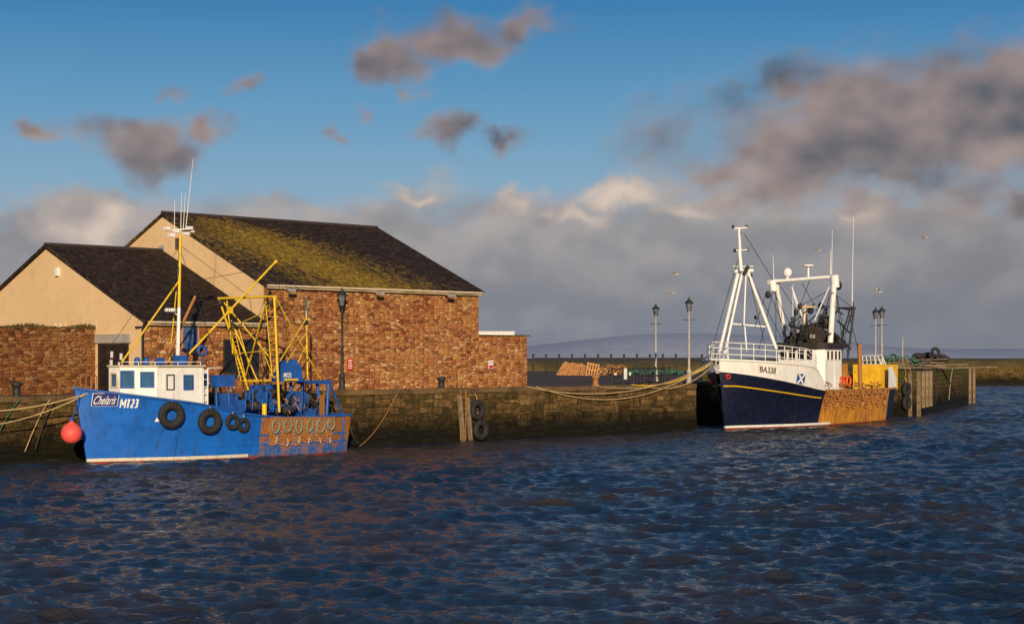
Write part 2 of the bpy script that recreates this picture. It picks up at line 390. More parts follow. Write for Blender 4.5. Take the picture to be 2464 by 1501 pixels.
# ---------------------------------------------------------------- camera, sun, world
cam=bpy.data.cameras.new('camera'); co=bpy.data.objects.new('camera',cam); scene.collection.objects.link(co)
co.location=(0,0,H); co.rotation_euler=(math.pi/2,0,0); cam.lens=F/W*36; cam.sensor_width=36; cam.shift_y=(HY-W*623/1024/2)/W
cam.clip_end=60000; cam.clip_start=.5; scene.camera=co
SEL,SAZ=14.0,5.0
el=math.radians(SEL); az=math.radians(SAZ)
sun=bpy.data.lights.new('sun','SUN'); sun.energy=5.0; sun.angle=math.radians(.5); sun.color=(1,.79,.52)
so=bpy.data.objects.new('sun',sun); scene.collection.objects.link(so)
so.rotation_euler=V(-math.sin(az)*math.cos(el),math.cos(az)*math.cos(el),-math.sin(el)).to_track_quat('-Z','Y').to_euler()
so.location=(20,-60,40)
wd=bpy.data.worlds.new('World'); scene.world=wd; wd.use_nodes=True; nt=wd.node_tree
bg=nt.nodes['Background']; bg.inputs[1].default_value=.1
sky=nd(nt,'ShaderNodeTexSky'); sky.sky_type='NISHITA'; sky.sun_disc=False; sky.sun_elevation=el; sky.sun_rotation=math.pi-az
g=nd(nt,'ShaderNodeTexCoord').outputs['Generated']; s=nd(nt,'ShaderNodeSeparateXYZ',{0:g}).outputs
A=M(nt,'MULTIPLY',M(nt,'ARCTAN2',s[0],s[1]),4.1)
hyp=M(nt,'SQRT',M(nt,'ADD',M(nt,'MULTIPLY',s[0],s[0]),M(nt,'MULTIPLY',s[1],s[1])))
E=M(nt,'MULTIPLY',M(nt,'DIVIDE',s[2],M(nt,'MAXIMUM',hyp,.02)),4.1)
P=nd(nt,'ShaderNodeCombineXYZ',{0:A,1:E,2:0.0}).outputs[0]
def skyc(px,py):
    k=(px-CX)/F; a=math.atan(k); return (a*4.1,(HY-py)/F*math.cos(a)*4.1)
wc1=nd(nt,'ShaderNodeTexNoise',{'Vector':P,'Scale':4.0,'Detail':2}).outputs['Color']
wc2=nd(nt,'ShaderNodeTexNoise',{'Vector':P,'Scale':12,'Detail':4}).outputs['Color']
PW=VM(nt,'ADD',P,VM(nt,'MULTIPLY',VM(nt,'SUBTRACT',wc1,(.5,.5,.5)),(.22,.16,0)))
PW=VM(nt,'ADD',PW,VM(nt,'MULTIPLY',VM(nt,'SUBTRACT',wc2,(.5,.5,.5)),(.15,.11,0)))
def cn(off,sc,det,rg,loc=(0,0,0)):
    mp_=nd(nt,'ShaderNodeMapping',{'Vector':P,'Location':(loc[0]+off[0],loc[1]+off[1]*1.35,loc[2]),'Scale':(1,1.35,1)}).outputs[0]
    return NOISE(nt,mp_,sc,det,rg)
n1=cn((0,0),5.0,8,.5,(11.3,4.2,.7)); n1s=cn((0,0),4.0,3,.45,(11.3,4.2,.7)); n1b=cn((-.02,.05),4.0,3,.45,(11.3,4.2,.7))
n2=cn((0,0),3.1,6,.48,(3.1,7.7,1.3)); n3=cn((0,0),8,5,.5,(3.1,7.7,1.3)); n2s=cn((0,0),4.1,3,.5,(3.1,7.7,1.3)); n2b=cn((-.02,.05),4.1,3,.5,(3.1,7.7,1.3))
def blobs(lst,PP):
    out=None
    for b_ in lst:
        x,y,rx,ry=b_[:4]; w_=b_[4] if len(b_)>4 else 1.0
        cx,cy=skyc(x,y)
        d=VM(nt,'SUBTRACT',PP,(cx,cy,0))
        d=VM(nt,'MULTIPLY',d,(1000/rx,1000/ry,0))
        l=M(nt,'SUBTRACT',w_,nd(nt,'ShaderNodeVectorMath',{0:d},operation='LENGTH').outputs['Value'])
        out=l if out is None else M(nt,'SMOOTH_MAX',out,l,.3)
    return out
dk=blobs([(2060,345,420,175,1.3),(2320,230,300,160,1.3),(1800,385,190,90,1.1),(2130,440,330,85,1.1),(2440,170,150,100,1.0),(1880,230,150,80,.95),(2180,300,380,170,1.2),
 (935,130,115,75,1.1),(1090,85,180,65,1.15),(1260,55,110,45,.95),(345,345,145,80,1.15),(510,280,85,45,.85),(105,320,100,42,.8),(390,215,90,40,.6),(600,190,80,35,.6),
 (1080,320,120,55,.85),(1200,345,85,38,.85),(1010,215,90,50,.75),(890,255,70,40,.65),(800,330,90,35,.6),(2460,480,120,110,.85),(-300,200,200,120),(2950,250,300,200)],PW)
dd=M(nt,'ADD',dk,M(nt,'MULTIPLY',M(nt,'SUBTRACT',n1,.5),1.5))
ca=MR(nt,dd,-.1,.85,0,.92,True)
wh=blobs([(190,520,130,95,1.15),(1250,485,90,60,1.05),(1465,465,100,45,1.05),(1360,510,140,45,.8),(2060,530,200,60,.6),(700,510,200,60,.55),(1640,510,160,40,.7),(980,485,160,40,.6)],PW)
wh2=M(nt,'ADD',wh,M(nt,'MULTIPLY',M(nt,'SUBTRACT',n1,.5),1.2))
wa=MR(nt,wh2,.0,.9,0,.78,True)
bk=M(nt,'SUBTRACT',M(nt,'ADD',.4,M(nt,'MULTIPLY',M(nt,'SUBTRACT',n2,.5),.26)),E)
bk=M(nt,'ADD',bk,M(nt,'MULTIPLY',M(nt,'SUBTRACT',n1,.5),.24))
bk=M(nt,'ADD',bk,M(nt,'MULTIPLY',M(nt,'MAXIMUM',wh,0.0),.12))
ba=MR(nt,bk,-.045,.09,0,.97,True)
K=10.0
blue=RAMP(nt,M(nt,'DIVIDE',E,4.1),[(0,sr(150,165,182)),(.1,sr(122,163,194)),(.15,sr(86,147,190)),(.205,sr(38,118,174)),(.32,sr(34,104,162)),(1,sr(30,78,142))])
bl=nd(nt,'ShaderNodeVectorMath',{0:blue,'Scale':K},operation='SCALE').outputs[0]
nis=nd(nt,'ShaderNodeVectorMath',{0:sky.outputs[0],'Scale':.9},operation='SCALE').outputs[0]
skyb=MIX(nt,.88,nis,bl)
ks=lambda c:tuple(K*x for x in sr(*c))
bankc=nd(nt,'ShaderNodeVectorMath',{0:RAMP(nt,MR(nt,E,0,.45),[(0,sr(121,128,142)),(.3,sr(132,134,142)),(.6,sr(150,148,151)),(.85,sr(172,165,162)),(1,sr(186,176,170))]),'Scale':K},operation='SCALE').outputs[0]
rel2=M(nt,'ADD',M(nt,'MULTIPLY',M(nt,'SUBTRACT',n2s,n2b),3.8),M(nt,'MULTIPLY',M(nt,'SUBTRACT',n3,.5),.5))
hup=MR(nt,E,.05,.4,.25,1.0)
bankc=MIX(nt,M(nt,'MULTIPLY',MR(nt,rel2,-.2,.6,0,.45),hup),bankc,ks((196,182,172)))
bankc=MIX(nt,M(nt,'MULTIPLY',MR(nt,rel2,.15,-.6,0,.45),hup),bankc,ks((116,115,121)))
bankc=MIX(nt,MR(nt,A,.5,1.3,0,.3),bankc,ks((108,108,114)))
c=MIX(nt,ba,skyb,bankc)
rel=M(nt,'MULTIPLY',M(nt,'SUBTRACT',n1s,n1b),3.2)
whc=MIX(nt,MR(nt,M(nt,'ADD',rel,M(nt,'MULTIPLY',n3,.7)),.0,.75),ks((166,158,155)),ks((222,202,186)))
c=MIX(nt,wa,c,whc)
sh=M(nt,'SUBTRACT',M(nt,'ADD',rel,.8),M(nt,'MULTIPLY',M(nt,'MINIMUM',dd,1.1),.42))
sh=M(nt,'ADD',sh,M(nt,'MULTIPLY',M(nt,'SUBTRACT',n3,.5),.9))
dkc=MIX(nt,MR(nt,sh,-.15,1.15),ks((94,91,97)),ks((168,146,137)))
c=MIX(nt,ca,c,dkc)
nt.links.new(c,bg.inputs[0])
# ---------------------------------------------------------------- water
def build_water():
    r=[];d=40.0
    while d<400: r.append(d); d*=1.0015
    while d<40000: r.append(d); d*=1.05
    r=np.array(r); NC=940; cols=np.linspace(-.52,.52,NC)
    X=np.outer(r,cols); Y=np.repeat((r-18)[:,None],cols.size,1)
    dl=np.maximum((r*.0015)[:,None],(r*(1.04/NC))[:,None])
    Z=np.zeros_like(X); DX=np.zeros_like(X); DY=np.zeros_like(X)
    X0=X.copy();Y0=Y.copy()
    for i in range(90):
        lam=.16*(3.6/.16)**(rng.random()**1.05); k=2*math.pi/lam
        th=math.radians(-106+rng.normal()*32)
        ph=rng.random()*6.28; st=.074*(1.0 if lam<1.2 else .7); a=st/k
        kx,ky=math.cos(th),math.sin(th)
        fade=np.clip((lam/dl-2.0)/2.5,0,1)
        f1_,f2_,f3_=rng.random(3)
        arg=k*(kx*X0+ky*Y0)+ph+2.2*np.sin(X0*.3*f1_+Y0*.2*f2_+i)
        grp=.7+.6*np.sin(X0*(.15+.5*f3_)+Y0*(.1+.4*f1_)+ph*3)
        sn=np.sin(arg)*a*fade*grp; cs=np.cos(arg)*a*fade*grp
        Z+=cs; DX-=kx*sn*1.15; DY-=ky*sn*1.15
    gust=.85+.3*np.sin(X0*.13+Y0*.05)*np.sin(Y0*.09+1)
    Z*=gust
    X=X+DX; Y=Y+DY
    n,mcol=X.shape
    co_=np.stack([X,Y,Z],-1).reshape(-1,3).astype(np.float32)
    idx=np.arange(n*mcol).reshape(n,mcol)
    q=np.stack([idx[:-1,:-1],idx[:-1,1:],idx[1:,1:],idx[1:,:-1]],-1).reshape(-1,4).astype(np.int32)
    me=bpy.data.meshes.new('water'); me.vertices.add(len(co_)); me.vertices.foreach_set('co',co_.ravel())
    me.loops.add(q.size); me.loops.foreach_set('vertex_index',q.ravel())
    me.polygons.add(len(q)); me.polygons.foreach_set('loop_start',np.arange(0,q.size,4,dtype=np.int32))
    me.polygons.foreach_set('use_smooth',np.ones(len(q),dtype=bool))
    me.update(calc_edges=True)
    ob=bpy.data.objects.new('water',me); scene.collection.objects.link(ob); ob['kind']='structure'
    m,nt,b=base('harbour_water'); p=nd(nt,'ShaderNodeNewGeometry').outputs['Position']
    mp=nd(nt,'ShaderNodeMapping',{'Vector':p,'Scale':(1,1.9,1),'Rotation':(0,0,.25)}).outputs[0]
    a1=NOISE(nt,mp,7,5,.62); a2=NOISE(nt,mp,2.1,4,.55); L=NOISE(nt,p,.09,4)
    nt.links.new(MIX(nt,MR(nt,L,.38,.62),(.01,.022,.04),(.034,.028,.024)),b.inputs['Base Color'])
    b.inputs['Roughness'].default_value=.07; b.inputs['IOR'].default_value=1.333
    hh=M(nt,'ADD',M(nt,'MULTIPLY',a1,.4),a2)
    bp=nd(nt,'ShaderNodeBump',{'Strength':.9,'Distance':.14,'Height':hh})
    nt.links.new(bp.outputs[0],b.inputs['Normal']); me.materials.append(m)
build_water()
# ---------------------------------------------------------------- land
L0=QF.w(-75,0,0); 
edge=[(L0.x,L0.y),(11.0,101.8),(8.6,104.2),(20.5,121.5),(27.4,122.6),(30.2,126),(43.9,161.8),(46,178),(56,262),(420,262)]
back=[(420,1400),(-700,1400),(-700,L0.y)]
m=MB(); m.add([V(x,y,HQ) for x,y in edge+back],[tuple(range(len(edge+back)))]); mk('pavement',m,mAsph,kind='structure')
m=MB()
for i in range(3):
    a=V(*edge[i],0);b=V(*edge[i+1],0); n=int(max(1,(b-a).length//1.0)); nn=V((b-a).normalized().y,-(b-a).normalized().x,0)
    grid=[[a.lerp(b,j/n)+nn*(.05*math.sin(j*.9+k*2.1)*math.sin(j*.37)+random.uniform(-.02,.02) if 0<j<n else 0)+UP*zz for k,zz in enumerate((-1.5,0,.7,1.4,2.1,HQ-.004))] for j in range(n+1)]
    vs=[p for c_ in grid for p in c_]
    m.add(vs,[(j*6+k,(j+1)*6+k,(j+1)*6+k+1,j*6+k+1) for j in range(n) for k in range(5)])
mk('quay_wall',m,mQuay,label='weathered sandstone quay wall with dark tide line above the water',cat='wall')
m=MB()
for i in range(3):
    a=V(*edge[i],0);b=V(*edge[i+1],0); d=(b-a).normalized(); nn=V(d.y,-d.x,0); Ln=(b-a).length; t=0
    while t<Ln-.05:
        l=min(random.uniform(.8,1.5),Ln-t); c_=a+d*(t+l/2)-nn*.3+nn*random.uniform(.03,.1)
        m.obox(V(c_.x,c_.y,HQ+.0+random.uniform(-.025,.02)),d,nn,UP,l-.03,.62,.24); t+=l
mk('quay_coping',m,mCope,label='row of worn stone coping blocks along the quay edge',cat='kerb')
PZ=3.34
pp=[(20.5,121.5),(27.4,122.6),(30.2,126),(43.9,161.8),(46,178),(30,180),(14,125)]
m=MB(); m.prism([(x,y) for x,y in pp],-1.5,PZ,0,mt=1)
pier=mk('pier',m,[mQuayM,mGrass],label='raised stone pier head with algae-stained masonry',cat='pier')
m=MB()
for a,b in (((46,178),(56,262)),((56,262),(420,262))):
    a=V(*a,0);b=V(*b,0); m.add([a-UP*1.5,b-UP*1.5,b+UP*2.9,a+UP*2.9],[(0,1,2,3)])
mk('harbour_wall',m,mQuayM,label='distant low stone harbour wall topped with grass',cat='wall')
def bank(name,line,zf,zt,wid,matl,kind='structure'):
    m=MB(); n=len(line); vs=[]
    N_=60; tot=[0]
    for i in range(n-1): tot.append(tot[-1]+(V(*line[i+1])-V(*line[i])).length)
    for i in range(N_*3+1):
        t=tot[-1]*i/(N_*3); j=0
        while j<n-2 and t>tot[j+1]: j+=1
        f=(t-tot[j])/(tot[j+1]-tot[j]); p=V(*line[j]).lerp(V(*line[j+1]),f); p=V(p.x,p.y,0)
        hh=zt*(1+.05*math.sin(t*.11)+.04*math.sin(t*.37+2)+.03*random.uniform(-1,1))
        vs+= [p+UP*zf,p+UP*(zf+hh*.8)+V(0,wid*.1,0),p+UP*(zf+hh)+V(0,wid*.35,0),p+UP*(zf+hh*.9)+V(0,wid*.7,0),p+UP*(zf-.2)+V(0,wid,0)]
    for i in range(N_*3):
        for k in range(4):
            a=i*5+k; m.f.append([a,a+5,a+6,a+1]); m.m.append(0); m.sm.append(True)
    m.v=[tuple(v) for v in vs]
    return mk(name,m,matl,kind=kind)
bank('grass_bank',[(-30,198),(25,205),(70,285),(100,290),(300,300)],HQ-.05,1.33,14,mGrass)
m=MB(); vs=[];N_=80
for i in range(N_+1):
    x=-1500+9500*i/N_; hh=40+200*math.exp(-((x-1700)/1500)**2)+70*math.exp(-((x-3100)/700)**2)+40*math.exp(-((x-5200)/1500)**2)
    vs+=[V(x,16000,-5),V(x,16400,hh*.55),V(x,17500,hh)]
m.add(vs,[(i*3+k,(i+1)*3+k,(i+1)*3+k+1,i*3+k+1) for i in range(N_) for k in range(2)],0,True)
mk('hills',m,ground('hazy_hills',(.27,.305,.375),(.275,.31,.38),.0005,0),kind='structure')  # distance haze is painted in: pale blue-grey base colour close to the low cloud bank
# ---------------------------------------------------------------- buildings
def q(a,t,z): return QF.w(a,-t,z)
TW,TR,TB=3.0,11.65,20.3
u,n_=QF.A,QF.B
def gabled(name,label,s0,s1,ze,zr,ridge,roofm,leftov,rightov,gable_left=True):
    root=thing(name,label,'building',q((s0+s1)/2,(TW+TB)/2,HQ))
    m=MB(); m.add([q(s0,TW,HQ-.1),q(s1,TW,HQ-.1),q(s1,TW,ze),q(s0,TW,ze)],[(0,1,2,3)]); mk('wall',m,mRubble,root,label='red sandstone rubble wall')
    m=MB(); m.add([q(s1,TB,HQ-.1),q(s0,TB,HQ-.1),q(s0,TB,ze),q(s1,TB,ze)],[(0,1,2,3)]); mk('wall',m,mRubble,root,label='red sandstone rubble wall')
    m=MB(); vs=[q(s0,TB,HQ-.1),q(s0,TW,HQ-.1),q(s0,TW,ze),q(s0,TR,zr),q(s0,TB,ze)]; m.add(vs,[(0,1,2,3,4)]); mk('gable_wall',m,mRender,root,label='cream rendered gable wall')
    m=MB(); vs=[q(s1,TW,HQ-.1),q(s1,TB,HQ-.1),q(s1,TB,ze),q(s1,TR,zr),q(s1,TW,ze)]; m.add(vs,[(0,1,2,3,4)]); mk('gable_wall',m,mRender,root,label='cream rendered gable wall')
    m=MB(); a0,a1=s0-leftov,s1+rightov; sl=(zr-ze)/(TR-TW); ov=.3; th=.16
    nseg=24
    for sg,te in ((1,TW),(-1,TB)):
        for i in range(nseg):
            x0=a0+(a1-a0)*i/nseg; x1=a0+(a1-a0)*(i+1)/nseg
            sag=lambda x:.035*math.sin(x*1.7)+.02*math.sin(x*4.1)
            te2=te-sg*ov; zE=ze-sl*ov+.05
            v=[q(x0,te2,zE+sag(x0)*.4),q(x1,te2,zE+sag(x1)*.4),q(x1,TR,zr+.05+sag(x1)),q(x0,TR,zr+.05+sag(x0))]
            m.add(v,[(0,1,2,3)] if sg>0 else [(3,2,1,0)])
            m.add([p-UP*th for p in v],[(3,2,1,0)])
            m.add([v[0],v[1],v[1]-UP*th,v[0]-UP*th],[(3,2,1,0)])
        for x in(a0,a1):
            v=[q(x,te-sg*ov,ze-sl*ov+.05),q(x,TR,zr+.05)]
            m.add([v[0],v[1],v[1]-UP*th,v[0]-UP*th],[(0,1,2,3)])
    rf=mk('roof',m,roofm,root)
    m=MB(); m.tube([q(a0,TR,zr+.07),q(a1,TR,zr+.07)],.1,6); mk('ridge_cap',m,paint('ridge_tile',(.03,.02,.018),.8),root)
    m=MB(); m.obox(q((s0+s1)/2,TW-ov+.08,ze-sl*ov-.1),u,n_,UP,s1-s0-.05,.05,.14,0)
    m.tube([q(s0,TW-ov-.03,ze-sl*ov-.04),q(s1,TW-ov-.03,ze-sl*ov-.04)],.055,8,0)
    mk('gutter',m,mCream,root)
    return root
S0,S1,SL=-14.1,.42,-20.85
big=gabled('stone_warehouse','large sandstone warehouse with cream gable and mossy slate roof',S0,S1,8.03,11.84,0,mSlateM,.12,.12)
small=gabled('stone_annexe','lower sandstone building with cream gable and dark slate roof',SL,S0,6.15,9.87,0,mSlate,.15,-.02)
for x in (680,893,1065):
    a=QF.a(x,-TW); m=MB(); c0=q(a,TW-.75,7.65); m.tube([q(a,TW,7.75),c0],.03,6); m.obox(c0,u,n_,V(0,0,1)+n_*.3,.38,.16,.18); mk('floodlight',m,mGrey,big)
m=MB(); a=QF.a(338,-TW); m.tube([q(a,TW-.3,5.9),q(a+.05,TW-.1,5.6),q(a+.05,TW-.1,HQ)],.06,8); m.tube([q(SL+.1,TW-.1,5.75),q(SL-.1,TW+.6,5.75)],.05,6); mk('downpipe',m,mBlk,small)
m=MB(); m.tube([q(S0+.15,TW-.35,7.6),q(S0+.15,TW-.1,7.3),q(S0+.15,TW-.1,HQ)],.06,8); mk('downpipe',m,mBlk,big)
def wpos(x0,x1,y0,y1,t):
    a0,a1=QF.a(x0,-t),QF.a(x1,-t); xm=(x0+x1)/2
    z1,z0=QF.z(xm,y0,-t),QF.z(xm,y1,-t); return q((a0+a1)/2,t,(z0+z1)/2),a1-a0,z1-z0
c_,w_,h_=wpos(537,622,815,897,TW); window(small,c_,u,n_,w_,h_,mBlk,mGlassD,'shopfront_window',.09,2)
m=MB(); m.obox(c_+n_*.02-UP*(h_/2+.14),u,n_,UP,w_,.05,.22); f_=mk('fascia_board',m,mDark,small)
m=MB(); textflat(m,'JO',.3,.16,c_+n_*.05-UP*(h_/2+.14)-u*.1,u,n_); mk('lettering',m,mWhite,f_)
c_,w_,h_=wpos(436,478,780,850,TW); window(small,c_,u,n_,w_,h_,mWood,glass('pale_blue_glass',(.06,.1,.2)),'window',.07,0)
m=MB(); m.torus(c_+n_*.05,n_,.36,.035,28,6,sx=1.0); m.tube([c_+n_*.05-UP*.33,c_+n_*.05+UP*.33],.03,6); m.tube([c_+n_*.05-u*.2-UP*.15,c_+n_*.05-UP*.3,c_+n_*.05+u*.2-UP*.15],.03,6)
mk('round_emblem',m,mBlue2,small,label='round blue anchor emblem in the window')
GL=-u
def gpos(t0,t1,z0,z1): return q(SL,(t0+t1)/2,(z0+z1)/2),abs(t1-t0),z1-z0
c_,w_,h_=gpos(4.3,6.9,HQ,5.0); window(small,c_,n_,GL,w_,h_,mBlk,mGlassD,'glazed_door',.1,2)
m=MB(); m.obox(q(SL,5.6,5.25)+GL*.05,n_,GL,UP,3.0,.12,.42); mk('lintel',m,paint('grey_lintel',(.33,.3,.26),.8),small)
for t,z in((4.9,4.4),(5.1,4.0),(5.7,4.5),(5.75,4.1),(5.4,3.7)):
    m=MB(); m.obox(q(SL,t,z)+GL*.045,n_,GL,UP,.22,.01,.3); mk('notice',m,mWhite,small,label='white paper notice stuck on the glass')
m=MB(); m.obox(q(SL,10.6,8.55)+GL*.08,n_,GL,UP,.25,.16,.4); mk('alarm_box',m,mWhite,small)
for t in (10.0,10.45,10.9,7.2):
    m=MB(); m.obox(q(SL,t,5.9)+GL*.03,n_,GL,UP,.2,.06,.24); mk('vent',m,mCream,small)
m=MB(); m.obox(q(S0,TR+.1,9.95)+GL*.05,n_,GL,UP,.5,.08,.5); mk('vent',m,mGrey,big)
def stonewall(name,s0,s1,t,z1,thick,matl,label,rough=.05):
    m=MB(); N_=max(2,int((s1-s0)/.3)); tops=[z1+random.uniform(-rough,rough) for _ in range(N_+1)]
    for i in range(N_):
        a0=s0+(s1-s0)*i/N_;a1=s0+(s1-s0)*(i+1)/N_
        m.add([q(a0,t,HQ-.1),q(a1,t,HQ-.1),q(a1,t,tops[i+1]),q(a0,t,tops[i]),q(a0,t+thick,tops[i]),q(a1,t+thick,tops[i+1]),q(a0,t+thick,HQ),q(a1,t+thick,HQ)],[(0,1,2,3),(3,2,5,4),(4,5,7,6)])
    m.add([q(s0,t,HQ-.1),q(s0,t,tops[0]),q(s0,t+thick,tops[0]),q(s0,t+thick,HQ)],[(0,1,2,3)])
    m.add([q(s1,t,HQ-.1),q(s1,t+thick,HQ),q(s1,t+thick,tops[-1]),q(s1,t,tops[-1])],[(0,1,2,3)])
    return mk(name,m,matl,label=label,cat='wall')
stonewall('boundary_wall',-48,SL-.02,7.2,5.78,.5,mRubble2,'old red sandstone boundary wall with rough weedy top',.07)
m=MB()
for i in range(1500):
    a=random.uniform(-32,SL-.1); p=q(a,7.2+random.uniform(-.08,.4),5.72); h_=random.uniform(.06,.2)*(1+.5*math.sin(a*2)); dx=V(random.uniform(-.1,.1),random.uniform(-.05,.05),0)
    m.add([p-u*.05,p+u*.05,p+UP*h_+dx],[(0,1,2)])
mk('weeds',m,mGrass,label='ragged weeds growing along the old wall top',cat='weeds',kind='stuff')
stonewall('yard_wall',S1+.01,4.32,3.12,5.52,4.0,mRubble,'low sandstone yard wall beside the warehouse',.02)
m=MB(); m.obox(q((S1+4.4)/2+.1,5.1,5.58),u,n_,UP,4.0,4.12,.07); mk('wall_coping',m,mCope,label='flat stone coping on the yard wall',cat='kerb')
c_=D(1190,797,112); root=thing('portable_cabin','white portable cabin with ribbed sides behind a stone wall','cabin',(c_.x,112,HQ))
m=MB(); m.box((c_.x-.3,113,4.3),3.2,2.4,3.4); mk('body',m,mWhite,root)
m=MB()
for i in range(12): m.box((c_.x-1.8+i*.27,111.75,5.7),.06,.06,.5)
m.box((c_.x-.3,111.7,6.02),3.3,.1,.06); mk('rail',m,mWhite,root)
def sign(x,y,w,h,label,split):
    c_=QF.q(x,y,-TW); root=thing('wall_sign',label,'sign',(c_.x,c_.y,c_.z-h/2))
    m=MB(); m.obox(c_+n_*.03,u,n_,UP,w,.03,h); mk('panel',m,mSigR if not split else mWhite,root)
    m=MB()
    if split: 
        m.obox(c_+n_*.05-UP*h*.25,u,n_,UP,w*.86,.01,h*.38); mk('red_band',m,mSigR,root)
        for i in range(2): m=MB(); m.obox(c_+n_*.05+UP*(h*(.3-.15*i)),u,n_,UP,w*.7,.01,h*.05); mk('text_line',m,mBlk,root)
    else:
        for i,ww in enumerate((.7,.55,.75,.6)): m=MB(); m.obox(c_+n_*.05+UP*(h*(.33-.2*i)),u,n_,UP,w*ww,.01,h*.08); mk('text_line',m,mWhite,root)
sign(841,876,.36,.62,'tall red warning sign with white wording on the stone wall',False)
sign(1180,876,.34,.46,'white notice with red lower half on the stone wall',True)
# ---------------------------------------------------------------- street lamps
def lamp(pos,Ht,pm,label):
    g_='victorian style lamps along the quay'; root=thing('street_lamp',label,'street lamp',pos,g_); x,y,z=pos; k=Ht/5.1
    m=MB(); P_=[(.0,0),(.2,0),(.2,.12),(.15,.18),(.14,.75),(.17,.8),(.09,.92),(.075,1.0),(.065,2.2),(.085,2.25),(.055,2.35),(.045,3.95),(.08,4.0),(.04,4.08),(.035,4.2),(.1,4.32),(.12,4.34)]
    m.lathe(pos,[(r,zz*k) for r,zz in P_],12); mk('post',m,pm,root)
    m=MB(); m.tube([(x-.32,y,z+3.85*k),(x+.32,y,z+3.85*k)],.022,6); m.sphere((x-.33,y,z+3.85*k),.035); m.sphere((x+.33,y,z+3.85*k),.035); mk('ladder_bar',m,mBlk,root)
    m=MB(); m.lathe((x,y,z+4.34*k),[(.13,0),(.235,.5)],4,sm=False); mk('lantern',m,mLant,root)
    lf=MB()
    for i in range(4):
        t=2*math.pi*(i+.5)/4
        lf.tube([(x+.135*math.cos(t),y+.135*math.sin(t),z+4.34*k),(x+.245*math.cos(t),y+.245*math.sin(t),z+4.34*k+.5)],.022,5)
    lf.lathe((x,y,z+4.34*k+.5),[(.3,0),(.3,.04),(.16,.17),(.1,.2),(.1,.26),(.04,.31),(.03,.4),(.005,.46)],8,sm=False)
    mk('lantern_frame',lf,mBlk,root)
p=q(QF.a(823,-2.1),2.1,HQ); lamp(p,5.05,mBlk,'black iron lamp post in front of the warehouse wall')
lamp(D(1658,856,106)+V(0,0,HQ-H),5.35,mPole,'lamp post with peeling pale paint and black lantern')
lamp(D(1578,856,119)+V(0,0,HQ-H),5.35,mPole,'lamp post with peeling pale paint and black lantern')
lamp(D(2122,856,128)+V(0,0,HQ-H),5.45,mPole,'lamp post beside the pier with black lantern')
lamp(D(2107,856,131)+V(0,0,HQ-H),5.45,mPole,'lamp post beside the pier with black lantern')
